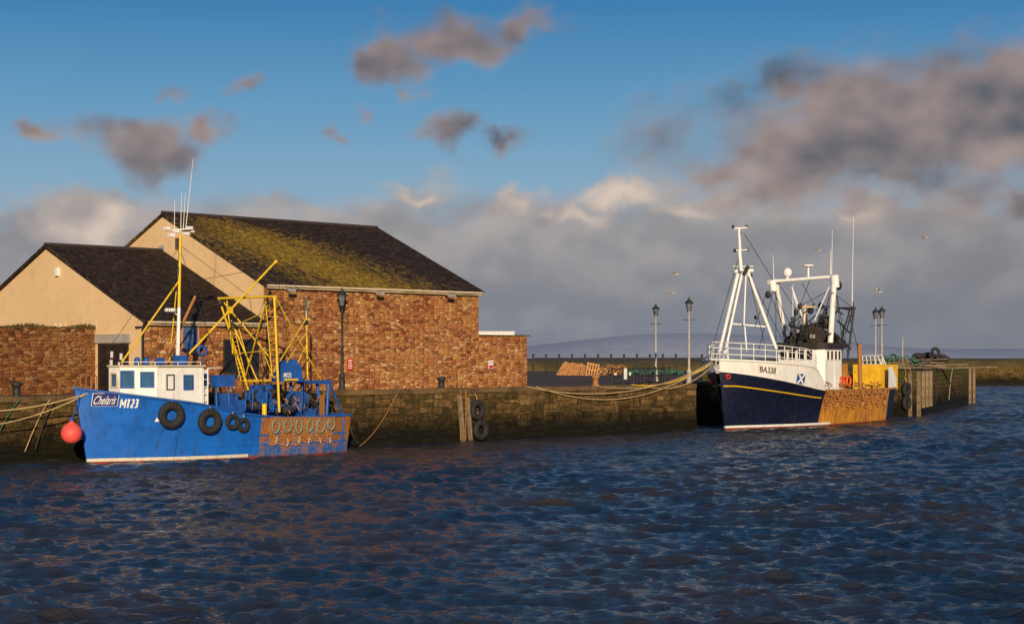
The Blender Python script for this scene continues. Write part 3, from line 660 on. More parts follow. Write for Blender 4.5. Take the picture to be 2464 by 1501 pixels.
# ---------------------------------------------------------------- boats
class Hull:
    def __init__(s,fr,L,rake,P_,deck,wl,zp,zd,rk=.35):
        s.fr=fr;s.L=L;s.rake=rake;s.fd=hermite(P_,deck);s.fw=hermite(P_,wl);s.fz=hermite(zp,zd);s.rk=rk
    def pt(s,p,z):
        zd=s.fz(p*s.L); v=z/zd
        hw,hd=s.fw(p),s.fd(p)
        if v<0: half=hw*(1+z*.45)
        else: half=hw+(hd-hw)*v**1.35
        a=p*s.L-s.rake*v*max(0,1-p/s.rk)**1.5
        return a,half,z
    def half(s,a,z):
        lo,hi=0,1
        for _ in range(26):
            mid=(lo+hi)/2
            if s.pt(mid,z)[0]<a: lo=mid
            else: hi=mid
        return s.pt(lo,z)[1]
    def onhull(s,a,z,off=0.0,side=1):
        b=s.half(a,z); b2=s.half(a+.1,z); b3=s.half(a,z+.1)
        nx=-(b2-b)/.1; nz=-(b3-b)/.1
        n=V(nx,1,nz).normalized()
        return s.fr.w(a+n.x*off,side*(b+n.y*off),z+n.z*off), (s.fr.A*n.x+s.fr.B*n.y*side+UP*n.z)
    def px(s,x,y,off=0.0):
        b=1.0
        for _ in range(12):
            a=s.fr.a(x,b); z=s.fr.z(x,y,b); b=.5*b+.5*s.half(a,z)
        return a,z
    def mesh(s,rows,nfr,mat_fn,n=56,extra=0):
        m=MB(); cols=[]; ps=[(i/n)**1.5 for i in range(n+1)]
        for p in ps:
            zd=s.fz(p*s.L)+extra; c=[]
            for z in rows: c.append(s.pt(p,z))
            for j in range(1,nfr+1): c.append(s.pt(p,rows[-1]+(zd-rows[-1])*j/nfr))
            cols.append(c)
        R=len(cols[0])
        for sd in(1,-1):
            o=len(m.v)
            for c in cols: m.v+=[tuple(s.fr.w(a,sd*(b+.012*math.sin(a*5.3)*math.sin(z*4+1)*min(1,a*.5+.2)),z)) for a,b,z in c]
            for i in range(n):
                for j in range(R-1):
                    a=o+i*R+j; f=[a,a+R,a+R+1,a+1]
                    m.f.append(f if sd>0 else f[::-1]); m.m.append(mat_fn(i,j,ps[i]*s.L,R)); m.sm.append(True)
        c=cols[-1]
        vs=[s.fr.w(a,b,z) for a,b,z in c]+[s.fr.w(a,-b,z) for a,b,z in c]
        m.add(vs,[(j,R+j,R+j+1,j+1) for j in range(R-1)],mat_fn(n,2,s.L,R))
        return m
    def strip(s,a0,a1,z0f,z1f,off,n=60,side=1,mi=0,m=None):
        m=m or MB(); vs=[]
        for i in range(n+1):
            a=a0+(a1-a0)*i/n
            vs+=[s.onhull(a,z0f(a),off,side)[0],s.onhull(a,z1f(a),off,side)[0]]
        return m.add(vs,[(2*i,2*i+2,2*i+3,2*i+1) for i in range(n)],mi,True)
    def rail(s,p0,p1,dz,r,m=None,n=60,inset=0,mi=0,sides=(1,-1)):
        m=m or MB()
        for sd in sides:
            pts=[]
            for i in range(n+1):
                p=p0+(p1-p0)*(i/n); z=s.fz(p*s.L)+dz; a,b,_=s.pt(p,min(z,s.fz(p*s.L))); pts.append(s.fr.w(a,sd*max(0.02,b-inset),z))
            m.tube(pts,r,8,mi)
        return m
    def deck(s,a0,a1,zf,m=None,n=30):
        m=m or MB(); vs=[]
        for i in range(n+1):
            a=a0+(a1-a0)*i/n; z=zf(a); b=max(.01,s.half(a,z)-.04); vs+=[s.fr.w(a,b,z),s.fr.w(a,-b,z)]
        return m.add(vs,[(2*i,2*i+1,2*i+3,2*i+2) for i in range(n)])
def tyre(c,n,R,label,group,rope_to=None):
    root=thing('tyre_fender',label,'tyre fender',c-UP*R,group); r=R*.3
    m=MB(); m.torus(c,n,R-r,r,36,10,0,.95,lug=.08); m.torus(c,n,R*.52,R*.06,24,6,0,2.2); mk('tyre',m,mRub,root)
    if rope_to is not None:
        m=MB(); m.tube([c+UP*(R-r),(c+UP*R+rope_to)/2+n*.03,rope_to],.02,6); mk('rope',m,mRope,root)
# ======== boat 1
F1=Fr((0,0),45); O=QF.w(QF.a(210,2.15),2.15,0); F1.O=(O.x,O.y)
h1=Hull(F1,12.6,.62,[0,.03,.08,.16,.3,.5,.8,1],[.04,.42,.95,1.5,1.93,2.1,2.05,1.75],[.03,.14,.38,.85,1.5,1.85,1.85,1.45],[0,2,4.3,6.6,9,12.6],[3.08,2.72,2.36,1.9,1.7,1.72])
b1=thing('fishing_boat','blue and white scallop boat with yellow gantry moored at quay','fishing boat',F1.w(6,0,0))
mk('hull',h1.mesh([-.9,-.3,.07,.2],12,lambda i,j,a,R:3 if j<2 else (2 if (j==2 and a<6.6) else (1 if a>7.2 or (j==2) else 0))),[mBlue,mBlueR,mBoot,mRed],b1)
m=h1.rail(.0,1,.02,.06); m.tube([h1.fr.w(12.6,1.75,1.74),h1.fr.w(12.6,-1.75,1.74)],.06); mk('gunwale',m,mBlue2,b1)
m=MB(); h1.strip(.6,12.4,lambda a:h1.fz(a)*.55+.05,lambda a:h1.fz(a)*.55-.03,.03,m=m); h1.strip(4.6,12.5,lambda a:.62,lambda a:.56,.03,m=m)
for i in range(5): 
    a=8.3+i*.95; P0=h1.onhull(a,.25,.05)[0];P1=h1.onhull(a,1.6,.05)[0]; m.tube([P0,P1],.035,6)
P0=h1.onhull(3.3,.25,.03)[0];P1=h1.onhull(3.3,1.3,.03)[0]; m.tube([P0,P1],.03,6)
mk('rubbing_strake',m,mBlue,b1)
m=h1.deck(.0,4.9,lambda a:h1.fz(a)-.45); h1.deck(4.9,12.55,lambda a:1.15,m); mk('deck',m,paint('grey_blue_deck',(.08,.1,.13),.8,.3),b1)
def hp(panel,a0,a1,z0,z1,off):
    vs=[];n=12
    for i in range(n+1):
        a=a0+(a1-a0)*i/n; vs+=[h1.onhull(a,z0,off)[0],h1.onhull(a,z1,off)[0]]
    panel.add(vs,[(2*i,2*i+2,2*i+3,2*i+1) for i in range(n)],0,True)
aL,zL=h1.px(221,960);aR,_=h1.px(285,960); zc=h1.px(254,960)[1]
m=MB(); hp(m,aL,aR,zc-.27,zc+.27,.016); nb=mk('name_board',m,mWhite,b1)
m=MB(); hp(m,aL+.02,aR-.02,zc-.255,zc+.255,.026); mk('name_panel',m,paint('dark_blue_panel',(.012,.018,.16),.5),nb)
vs,fs=textfit('Chelaris',(aR-aL)*.84,.36,.55,.006); m=MB()
m.add([h1.onhull((aL+aR)/2+v[0],zc-.01+v[1],.042)[0] for v in vs],fs); mk('name_lettering',m,mWhite,nb)
aM,zM=h1.px(311,969); aM0,_=h1.px(290,969); aM1,_=h1.px(334,969)
vs,fs=strokes('MT23',aM1-aM0,.36,.062); m=MB(); m.add([h1.onhull(aM+v[0],zM+v[1],.03+v[2])[0] for v in vs],fs); mk('registration_lettering',m,mWhite,b1)
def q1(x,y,b): return F1.q(x,y,b)
f1=(F1.a(262,-.5),-.5);f2=(F1.a(289,.3),.3);f3=(F1.a(378,1.45),1.45);f4=(F1.a(487,1.45),1.45)
poly=[f1,f2,f3,f4,(f4[0],-1.45),(f3[0],-1.45)]
zt=3.98
wp=lambda L_,z:[F1.w(a,b,z) for a,b in L_]
def pr(L_,z0,z1,m): 
    n=len(L_); vs=wp(L_,z0)+wp(L_,z1); m.add(vs,[(i,(i+1)%n,(i+1)%n+n,i+n) for i in range(n)]+[tuple(range(n,2*n))]); return m
wh=mk('wheelhouse',pr(poly,1.7,zt,MB()),mWhite,b1)
cx_=sum(a for a,b in poly)/6
gr=lambda L_,k,kb:[(cx_+(a-cx_)*k,b*kb) for a,b in L_]
m=pr(gr(poly,1.05,1.09),zt+.003,zt+.06,MB()); mk('wheelhouse_roof',m,mCream,b1)
def facewin(A,B,t,w,h,z,par,mf=mBlue2,mg=mGlassB):
    Pa=F1.w(A[0],A[1],0);Pb=F1.w(B[0],B[1],0); uu=(Pb-Pa).normalized(); nn=V(uu.y,-uu.x,0); c=Pa.lerp(Pb,t)+UP*z
    window(par,c,uu,nn,w,h,mf,mg,'window',.05)
L23=(V(*f3)-V(*f2)).length
facewin(f1,f2,.5,.5,.62,3.42,wh,mCream)
facewin(f2,f3,.2,L23*.38,.74,3.46,wh); facewin(f2,f3,.74,L23*.38,.66,3.45,wh)
L34=f4[0]-f3[0]
facewin(f3,f4,.28,.4,.66,3.33,wh,mBlk); facewin(f3,f4,.68,.48,.64,3.32,wh)
m=MB(); c0=F1.w(f3[0]+L34*.28,1.47,2.85); m.obox(c0,F1.A,F1.B,UP,.62,.03,1.75); mk('door',m,mWhite2,wh)
m=MB(); a5=F1.a(505,1.45)
m.obox(F1.w((f4[0]+a5)/2,.2,2.9),F1.A,F1.B,UP,a5-f4[0]-.01,2.2,1.9); cs=mk('companionway',m,mWhite,b1)
window(cs,F1.w((f4[0]+a5)/2,1.31,3.4),F1.A,F1.B,.26,.55,mBlue2,mGlassD,'window',.04)
m=MB()
rp=[F1.w(f2[0]+.1,.3,zt+.2),F1.w(f3[0],1.3,zt+.2),F1.w(f4[0],1.3,zt+.2)]
m.tube(rp,.014,6)
for p in rp+[rp[0].lerp(rp[1],.5),rp[1].lerp(rp[2],.5)]: m.tube([p,p-UP*.18],.014,6)
mk('roof_rail',m,mWhite,b1)
for x in (330,352): 
    m=MB(); p=q1(x,872,.2); m.lathe((p.x,p.y,zt+.05),[(.13,0),(.13,.25),(.09,.33),(.02,.36)],10); mk('roof_vent',m,mBlue2,b1)
for x,sx_,sy_,sz_ in ((384,.35,.3,.3),(433,.4,.5,.42)):
    m=MB(); p=q1(x,870,.3); m.obox(V(p.x,p.y,zt+.06+sz_/2),F1.A,F1.B,UP,sx_,sy_,sz_); mk('roof_locker',m,mBlue2,b1)
mb_=.2
m=MB(); base_=q1(428,868,mb_); base_.z=zt; top=q1(434,566,mb_)
m.tube([base_,base_.lerp(top,.45)],.075,10); 
m.tube([q1(424,868,-.2),q1(431,680,mb_)],.035,8); mast=mk('mast',m,mWhite2,b1)
m=MB(); m.tube([base_.lerp(top,.45),top],.065,10); mk('mast_upper',m,mYel,mast)
m=MB()
m.tube([q1(398,553,0),q1(462,550,.4)],.03,8)
for x,y,s_ in((402,549,.12),(412,565,.13),(455,548,.13),(448,561,.12),(425,556,.1),(462,556,.08)):
    p=q1(x,y,.2); m.obox(p,F1.A,F1.B,UP,s_*2.0,s_*1.6,s_*1.1)
ct=mk('crosstree',m,mWhite2,mast)
for x,y0,y1 in((426,572,600),(433,580,610),(428,640,665)): m=MB(); m.tube([q1(x,y0,.15),q1(x,y1,.15)],.08,8); mk('navigation_light',m,mBlk,mast)
for x0,y0,x1,y1 in((420,550,420,481),(435,550,437,464),(441,550,446,464),(447,548,465,381)):
    m=MB(); m.tube([q1(x0,y0,.2),q1(x1,y1,.2)],.017,5,r2=.008); mk('whip_aerial',m,mWhite,mast)
m=MB(); p=q1(410,745,.2); m.lathe(p-UP*.08,[(.22,0),(.26,.04),(.26,.1),(.2,.16)],14); m.tube([p,q1(432,760,.2)],.03,6); mk('radar',m,mWhite,mast)
m=MB()
m.tube([q1(430,676,.2),q1(292,872,.3)],.04,8); m.tube([q1(424,700,-.1),q1(408,868,-.9)],.03,8)
mk('forestay_strut',m,mYel,b1)
m=MB(); m.tube([q1(664,628,0.0),q1(455,850,.4)],.05,8); m.sphere(q1(664,629,0),.09); m.obox(q1(553,745,.2),F1.A,F1.B,UP,.2,.2,.3); boom=mk('derrick_boom',m,mYel,b1)
m=MB(); m.tube([q1(470,712,-.5),q1(405,850,-.4)],.07,8); mk('exhaust_pipe',m,mRust,b1)
m=MB()
for p0,p1 in (((434,590,.2),(195,935,0)),((434,590,.2),(600,712,0)),((440,680,.2),(662,640,0)),((434,600,.2),(520,860,1.3)),((434,600,.2),(380,870,1.3)),((664,628,0),(700,900,0)),((664,628,0),(560,960,1)),((735,710,0),(664,640,0)),((664,630,0),(790,915,1)),((640,730,1),(620,960,.5)),((600,715,0),(640,960,.5)),((555,740,-1),(560,950,1.2))):
    m.tube([q1(*p0),q1(*p1)],.011,4)
mk('rigging',m,mBlk,b1)
m=MB(); Y=lambda p0,p1,r=.045: m.tube([q1(*p0),q1(*p1)],r*.85,8)
Y((525,717,-1.9),(664,712,1.9),.065); Y((527,717,-1.9),(600,945,-1.6),.055); Y((660,712,1.9),(672,990,1.9),.07)
Y((588,916,-1.7),(716,912,1.3),.06); Y((533,720,-1.9),(650,860,.3),.035)
Y((640,725,1.5),(590,905,-1.5),.035); Y((552,790,-1.8),(664,735,1.8),.03)
Y((737,760,-.2),(740,908,-.2),.045); Y((737,762,-.2),(662,720,1.9),.025); Y((737,765,-.2),(650,905,.8),.035); Y((664,716,1.9),(772,912,.3),.035)
Y((700,905,-.2),(737,830,-.2),.03); Y((565,850,-1.7),(668,840,1.9),.028); Y((556,770,-1.8),(620,916,-1.0),.04)
Y((575,790,-1.6),(600,880,-1.4),.025);Y((737,800,-.2),(690,870,.6),.028); Y((545,715,-1.5),(560,850,-1.7),.04); Y((600,880,-1.5),(640,730,1.2),.025)
Y((672,780,1.6),(737,860,-.2),.025); Y((610,790,-1),(660,910,1.2),.028)
mk('gantry',m,mYel,b1)
for (x0,y0,b0,x1,y1,b1_,wx) in ((640,735,1.5,655,905,1.6,18),(548,780,-1.7,580,915,-1.6,14)):
    m=MB()
    for sx in (0,wx): m.tube([q1(x0+sx,y0,b0),q1(x1+sx*.9,y1,b1_)],.024,6)
    for i in range(14):
        t=i/13; m.tube([q1(x0+(x1-x0)*t,y0+(y1-y0)*t,b0),q1(x0+wx+(x1-wx*.1-x0)*t,y0+(y1-y0)*t,b0)],.015,5)
    mk('ladder',m,mYel,b1)
for x,y,b in((532,728,-1.8),(655,730,1.8),(548,752,-1.7),(735,775,-.2),(482,838,.3)):
    m=MB(); p=q1(x,y,b); m.lathe(p-F1.B*.06,[(.12,0),(.14,.04),(.06,.06),(.14,.08),(.12,.12)],10,axis=F1.B); mk('pulley_block',m,mBlk,b1)
m=MB(); m.tube([q1(737,770,-.2),q1(736,712,-.2)],.018,6); fl=mk('flagstaff',m,mWhite,b1)
m=MB(); vs=[];
for i in range(9):
    t=i/8; p=q1(736,714,-.2)+F1.A*(-.02+.16*t)+F1.B*(.12*math.sin(t*6))*.6-UP*.45*t
    vs+=[p,p-UP*(.6-.15*t)]
m.add(vs,[(2*i,2*i+2,2*i+3,2*i+1) for i in range(8)],0,True); mk('flag',m,mGreen,fl,label='small green and white flag')
m=MB(); vs2=[vs[6]+F1.B*.02,vs[8]+F1.B*.02,vs[9]+F1.B*.02,vs[7]+F1.B*.02]; m.add(vs2,[(0,1,2,3)]); mk('flag_stripe',m,mWhite,fl)
m=MB()
m.tube([q1(716,918,-1.3),q1(796,918,1.3)],.09,8)
m.obox(q1(770,918,.6),F1.A,F1.B,UP,.35,1.0,.16)
m.tube([q1(763,922,.2),q1(772,1000,.3)],.08,8); m.tube([q1(790,922,1.3),q1(786,1000,1.4)],.08,8); m.tube([q1(728,922,-1.0),q1(732,1000,-1.0)],.07,8)
m.tube([q1(700,918,0),q1(700,995,0)],.07,8); m.tube([q1(796,925,1.3),q1(825,1003,1.0)],.05,8)
mk('stern_gallows',m,mBlue2,b1)
m=MB(); p=q1(775,980,.6); m.obox(p,F1.A,F1.B,UP,.05,.3,1.2); mk('rusty_plate',m,mRust,b1)
m=MB(); c0=q1(690,893,.3)
pts=[(-.65,-.45),(.7,-.45),(.6,.2),(.3,.55),(-.1,.5),(-.45,.1)]; k_=len(pts)
vs=[c0+F1.A*a+UP*z+F1.B*.3 for a,z in pts]+[c0+F1.A*a+UP*z-F1.B*.3 for a,z in pts]
m.add(vs,[tuple(range(k_)),tuple(range(k_,2*k_))[::-1]]+[(i,i+k_,(i+1)%k_+k_,(i+1)%k_) for i in range(k_)]); wc=mk('winch_cover',m,mBlue2,b1)
vs,fs=strokes('MT23',.42,.22,.035); m=MB(); m.add([c0+F1.B*(.31+v[2])+UP*(v[1]-.16)+F1.A*(v[0]-.2) for v in vs],fs); mk('winch_lettering',m,mWhite,wc)
def drum(x,y,b,R,w,mt,name='winch'):
    m=MB(); p=q1(x,y,b); ax=F1.B
    m.lathe(p-ax*w/2,[(R,0),(R,.05),(R*.55,.06),(R*.55,w-.06),(R,w-.05),(R,w)],18,axis=ax,sm=False)
    for i in range(6):
        t=math.pi*i/3; m.tube([p+ax*(w/2+.02),p+ax*(w/2+.02)+(F1.A*math.cos(t)+UP*math.sin(t))*R*.9],.025,5)
    w_=mk(name,m,mt,b1)
    m=MB(); m.lathe(p-ax*(w/2-.08),[(R*.75,0),(R*.78,.1),(R*.75,w-.16)],18,axis=ax); mk('wire_coil',m,mBlk,w_)
drum(716,965,.5,.48,.6,mBlue2); drum(625,955,.2,.42,.7,mBlue2); drum(655,975,1.0,.3,.4,mBlue2); drum(548,985,1.1,.28,.3,mBlue2)
m=MB(); m.obox(F1.w(8.6,-.6,1.7),F1.A,F1.B,UP,3.2,1.6,1.1); m.obox(F1.w(10.9,-.2,1.6),F1.A,F1.B,UP,1.0,1.8,.9)
m.obox(q1(535,915,1.0),F1.A,F1.B,UP,.95,.5,.5); m.tube([q1(520,930,1.0),q1(522,990,1.0)],.05); m.tube([q1(550,930,1.0),q1(552,990,1.0)],.05)
m.obox(q1(545,965,.6),F1.A,F1.B,UP,.9,.5,.7); m.obox(q1(575,975,1.2),F1.A,F1.B,UP,.5,.4,.5)
m.obox(q1(640,940,-.9),F1.A,F1.B,UP,1.6,.3,.6)
for i in range(9): m.tube([q1(590+i*17,985,1.6),q1(592+i*17,925+random.uniform(0,50),1.4)],.03,6)
mk('deck_machinery',m,mBlue2,b1)
m=MB()
for x,y,b,r in ((612,975,1.2,.28),(690,985,.8,.3),(740,975,-.2,.35),(600,950,-.6,.3),(665,945,-.4,.32),(515,990,1.3,.2)): 
    p=q1(x,y,b); m.sphere(p,r,1.2,1,.8)
for i in range(60):
    p=q1(600+random.random()*160,925+random.random()*65,random.uniform(-1,1.5)); m.tube([p,p+V(random.uniform(-.3,.3),random.uniform(-.2,.2),random.uniform(-.5,.2))],.035,5)
mk('net_heap',m,mDark,b1)
m=MB()
for i in range(22):
    p=q1(605+random.random()*170,950+random.random()*40,random.uniform(.8,1.6)); m.tube([p,p+V(random.uniform(-.25,.25),random.uniform(-.2,.2),random.uniform(-.4,.3))],.03,5)
mk('rusty_gear',m,mRust,b1)
m=MB(); p=q1(636,990,1.9); m.tube([p-UP*.2,p+UP*.36],.11,10); mk('bollard_post',m,mYel,b1)
m=MB(); m.torus(q1(487,843,.6),F1.B,.2,.06,18,8); m.tube([q1(487,860,.6),q1(487,975,1.5)],.03,6); mk('lifebuoy',m,mBlue2,b1)
m=MB()
for x in (489,500): m.tube([q1(x,885,1.5),q1(x,975,1.6)],.025,6)
for i in range(5): m.tube([q1(489,895+i*17,1.5),q1(500,895+i*17,1.5)],.02,5)
m.tube([q1(500,885,1.5),q1(530,884,1.3)],.03,6); mk('boarding_ladder',m,mWhite,b1)
def dredge(h,a,wd,z1,z0,grp,ringm,loopm,lab,rows=9,seed=0,tail=True):
    c,n=h.onhull(a,(z0+z1)/2,.12); root=thing('scallop_dredge',lab,'fishing dredge',(c.x,c.y,z0),grp)
    m=MB(); ns=7;nr=9;vs=[]
    for j in range(nr+1):
        for i in range(ns+1):
            t=j/nr; sg=1.06-.15*t+random.uniform(-.03,.03); aa=a+(i/ns-.5)*wd*sg; zb_=z0+.1+.12*math.sin(i*1.7+seed)+.08*math.cos(i*.9+seed*2); z=z1+(zb_-z1)*t
            vs.append(h.onhull(aa,z,.045+.02*math.sin(i*2.3+j*1.1+seed))[0])
    m.add(vs,[(j*(ns+1)+i,(j+1)*(ns+1)+i,(j+1)*(ns+1)+i+1,j*(ns+1)+i+1) for j in range(nr) for i in range(ns)],0,True)
    mk('net_sheet',m,mSheet,root)
    m=MB(); nc=6
    for j in range(rows):
        for i in range(nc):
            t=j/(rows-1); sg=1-.2*t; aa=a+(i-(nc-1)/2)*wd/nc*sg*1.02+(wd/nc*.25 if j%2 else 0); z=z1+(z0-z1)*t-.06*math.cos((i-2.5)*.6)
            pp_,nn=h.onhull(aa,z,.1+.04*math.sin(j*1.3+i)); m.torus(pp_,nn+V(random.uniform(-.5,.5),random.uniform(-.5,.5),random.uniform(-.4,.4)),min(wd/nc*.42,.07),.018,8,4)
    mk('chain_mesh',m,ringm,root)
    m=MB(); pts=[]; rx=random.uniform(.26,.36); ry=random.uniform(.24,.34) if tail else .16; tl=random.uniform(-.5,.5)
    for k in range(15):
        t=math.pi*(-.85+1.7*k/14)+math.pi; aa=a+math.sin(t)*wd*rx+math.cos(t)*tl*.1; z=(z1-ry*.9)+math.cos(t)*ry; pts.append(h.onhull(aa,z,.18)[0])
    m.tube(pts,.045 if tail else .03,6); mk('rope_loop',m,loopm,root)
    m=MB(); m.tube([h.onhull(a-wd*.46,z1+.05,.1)[0],h.onhull(a+wd*.46,z1+.05,.1)[0]],.045,8); 
    for k in (-.4,0,.4): m.tube([h.onhull(a+wd*k,z1+.05,.1)[0],h.onhull(a+wd*k,z1-.22,.12)[0]],.03,6)
    mk('frame_bar',m,mRust,root)
    if tail:
        m=MB(); ph=random.uniform(0,6); z2=z1-.75-random.uniform(0,.12); pts=[h.onhull(a+wd*(.1+.1*math.sin(k*.9+ph)),z2-k*.09,.17)[0] for k in range(random.randint(3,5))]; m.tube(pts,.022,5); mk('rope_tail',m,mRopeW,root)
for i in range(6):
    dredge(h1,8.0+i*.63,.62,1.7-.015*i,.66+random.uniform(-.08,.08),'scallop dredges hung over the blue boat side',mChain,mRopeG,'rusty chain scallop dredge with grey rope loop hung over gunwale',9,i)
for x,y,R in((409,994,.57),(500,1010,.55),(556,1012,.35),(582,1020,.32)):
    a,z=h1.px(x,y); c,n=h1.onhull(a,z,R*.3+.03)
    n=V(n.x,n.y,n.z*.3).normalized(); tyre(c,n,R,'large black tyre fender hung on the blue hull' if R>.4 else 'small black tyre fender hung on the blue hull','tyre fenders on the blue boat',h1.onhull(a,h1.fz(a)+.0,.02)[0])
p=F1.q(172,1040,.55); br=thing('mooring_buoy','round pinkish red inflatable buoy hanging at the blue bow','buoy',p-UP*.43,None)
m=MB(); m.lathe(p-UP*.43,[(.02,0),(.2,.03),(.36,.16),(.43,.36),(.42,.5),(.34,.68),(.2,.8),(.1,.86),(.08,.95)],20); mk('ball',m,mOra,br)
m=MB(); m.lathe(p+UP*.48,[(.09,0),(.1,.08),(.05,.14)],10); m.tube([p+UP*.55,h1.onhull(-.4,2.95,.02)[0]],.02,6); mk('neck',m,mBlue2,br)
# ---------------------------------------------------------------- boat 2
F2=Fr((12.8,102.4),55); LB=20.0
h2=Hull(F2,LB,.95,[0,.03,.08,.16,.3,.5,.8,1],[.12,.95,1.75,2.45,2.95,3.1,3.0,2.6],[.04,.16,.5,1.15,2.1,2.7,2.7,2.3],[0,3,7.5,12,LB],[3.5,2.95,2.28,2.05,2.2],.3)
b2=thing('fishing_trawler','navy and white steel trawler with white masts moored at quay','fishing boat',F2.w(9,0,0))
mk('hull',h2.mesh([-1.0,-.3,.1,.24],12,lambda i,j,a,R:3 if j<2 else (2 if (j==2 and a<8.8) else (1 if 7.6<a<18.6 else 0)),64),[mNavy,mOchre,mWhite2,mRed],b2)
def q2(x,y,b): return F2.q(x,y,b)
zb=hermite([0,3,5.6,6.6,7.6],[4.22,4.0,3.75,3.2,2.32])
m=MB()
for sd in(1,-1):
    vs=[];n=50
    for i in range(n+1):
        p=(i/n)**1.4*7.6/LB; aa,bb,zz=h2.pt(p,h2.fz(p*LB)); z2=zb(max(0,p*LB)); k=(z2-zz)
        fl_=.22*k; rk=.27*k*max(0,1-p/.3)
        vs+=[F2.w(aa,sd*bb,zz),F2.w(aa-rk*.5,sd*(bb+fl_*.5),zz+k*.5),F2.w(aa-rk,sd*(bb+fl_),zz+k)]
    m.add(vs,[(3*i+j,3*i+3+j,3*i+4+j,3*i+1+j) for i in range(n) for j in(0,1)],0,True)
mk('bulwark',m,mWhite2,b2)
def bul(a,f=1.0,sd=1,off=.02):
    p=a/LB; aa,bb,zz=h2.pt(p,h2.fz(a)); k=(zb(a)-zz)*f; return F2.w(aa-.27*k*max(0,1-p/.3),sd*(bb+.22*k+off),zz+k)
m=MB()
for sd in (1,-1): m.tube([bul(7.6*(i/40)**1.4,1,sd,0) for i in range(41)],.07,8)
m.tube([bul(0,1,1,0),bul(0,1,-1,0)],.07); mk('bulwark_cap',m,mWhite,b2)
m=MB()
for sd in(1,-1): h2.strip(-.6,7.4,lambda a:h2.fz(max(a,0))*.68+.3,lambda a:h2.fz(max(a,0))*.68+.23,.02,m=m,side=sd)
mk('yellow_line',m,mYel,b2)
m=h2.rail(.375,1,.03,.08); m.tube([F2.w(LB,2.6,2.22),F2.w(LB,-2.6,2.22)],.08); 
mk('gunwale',m,mRust,b2)
m=h2.deck(.05,7.6,lambda a:h2.fz(a)-.1); h2.deck(7.6,LB-.1,lambda a:1.35,m)
mk('deck',m,paint('green_grey_deck',(.07,.08,.07),.8,.3),b2)
a,z=h2.px(1752,905); c,n=h2.onhull(a,z,.03); m=MB(); m.torus(c,n,.12,.05,14,6); mk('hawse_pipe',m,mSigR,b2)
m=MB(); c,n=h2.onhull(.3,2.9,.03,-1); m.torus(c,n,.12,.05,14,6); mk('hawse_pipe',m,mSigR,b2)
def solve_a(px_):
    lo,hi=0,7.5
    for _ in range(30):
        mid=(lo+hi)/2; w_=bul(mid,.4); 
        if CX+F*w_.x/w_.y<px_: lo=mid
        else: hi=mid
    return lo
aB0,aB1=solve_a(1828),solve_a(1866)
vs,fs=textfit('BA338',aB1-aB0,.38,0,.012); m=MB()
m.add([bul((aB0+aB1)/2+v[0],.5+v[1],1,.035) for v in vs],fs); mk('registration_lettering',m,mBlk,b2)
aF=solve_a(1928); m=MB(); fw_=(solve_a(1938)-solve_a(1919))/2
def bquad(pts,off): return [bul(aF+x,.14+y,1,off) for x,y in pts]
m.add(bquad([(-fw_,-.1),(fw_,-.1),(fw_,.42),(-fw_,.42)],.03),[(0,1,2,3)]); sal=mk('saltire_flag',m,mBlue2,b2,label='painted blue and white saltire flag')
m=MB()
for s_ in (1,-1): m.add(bquad([(-fw_*s_,-.1),(-fw_*s_+.18*s_,-.1),(fw_*s_,.42),(fw_*s_-.18*s_,.42)],.045+.004*s_),[(0,1,2,3)])
mk('saltire_cross',m,mWhite,sal)
m=MB(); ins_=lambda a,sd:bul(a,1,sd,0)-F2.B*sd*(.12+.7*max(0,1-a/2.5))+F2.A*.5*max(0,1-a/2)
for dz in (.35,.72,1.05):
    for sd in(1,-1): m.tube([ins_(7.0*(i/30)**1.3*.9,sd)+UP*dz*(1 if i<27 else .8) for i in range(31)],.026,6)
for i in range(12):
    a=6.3*(i/11)**1.1
    for sd in(1,-1): p=ins_(a,sd); m.tube([p,p+UP*1.05],.024,6)
mk('bow_rail',m,mWhite,b2)
zw=5.22
w0=F2.a(1978,1.9); w1=w0+2.9; wl_=-1.2
m=MB(); pr2=lambda L_,z0,z1,m:(m.add([F2.w(a,b,z0) for a,b in L_]+[F2.w(a,b,z1) for a,b in L_],[(i,(i+1)%len(L_),(i+1)%len(L_)+len(L_),i+len(L_)) for i in range(len(L_))]+[tuple(range(len(L_),2*len(L_)))]),m)[1]
wpz=[(w0,wl_),(w0,1.5),(w0+.35,1.95),(w1,1.95),(w1,wl_)]
wh2_=mk('wheelhouse',pr2(wpz,1.4,4.92,m),mWhite2,b2)
wr=[(w0-.3,wl_-.2),(w0-.3,1.7),(w0+.2,2.2),(w1+.15,2.2),(w1+.15,wl_-.2)]
mk('wheelhouse_roof',pr2(wr,4.923,5.3,MB()),mDark,b2)
for i in range(4): window(wh2_,F2.w(w0,-.8+i*.62,4.5),F2.B,-F2.A,.54,.66,mWhite,mGlassD,'window',.04)
for a in (.75,1.35,1.95,2.5): window(wh2_,F2.w(w0+a,1.95,4.48),F2.A,F2.B,.5,.62,mWhite,mGlassD,'window',.04)
m=MB(); m.obox(F2.w((w0+w1)/2+.7,1.97,3.2),F2.A,F2.B,UP,.7,.03,1.7); mk('door',m,mWhite,wh2_)
m=MB()
m.obox(F2.w(w1+.9,0,3.0),F2.A,F2.B,UP,1.7,3.2,1.9); m.obox(F2.w(w1+.9,1.62,2.7),F2.A,F2.B,UP,1.6,.05,1.6)
mk('deckhouse',m,mOchre,b2)
for x,y in((2042,915),(2026,917)):
    m=MB(); m.torus(q2(x,y,2.0),F2.B,.3,.08,20,8); mk('lifebuoy',m,mLife,b2)
m=MB(); T=lambda p0,p1,r=.07,r2=None: m.tube([q2(*p0),q2(*p1)],r,10,r2=r2)
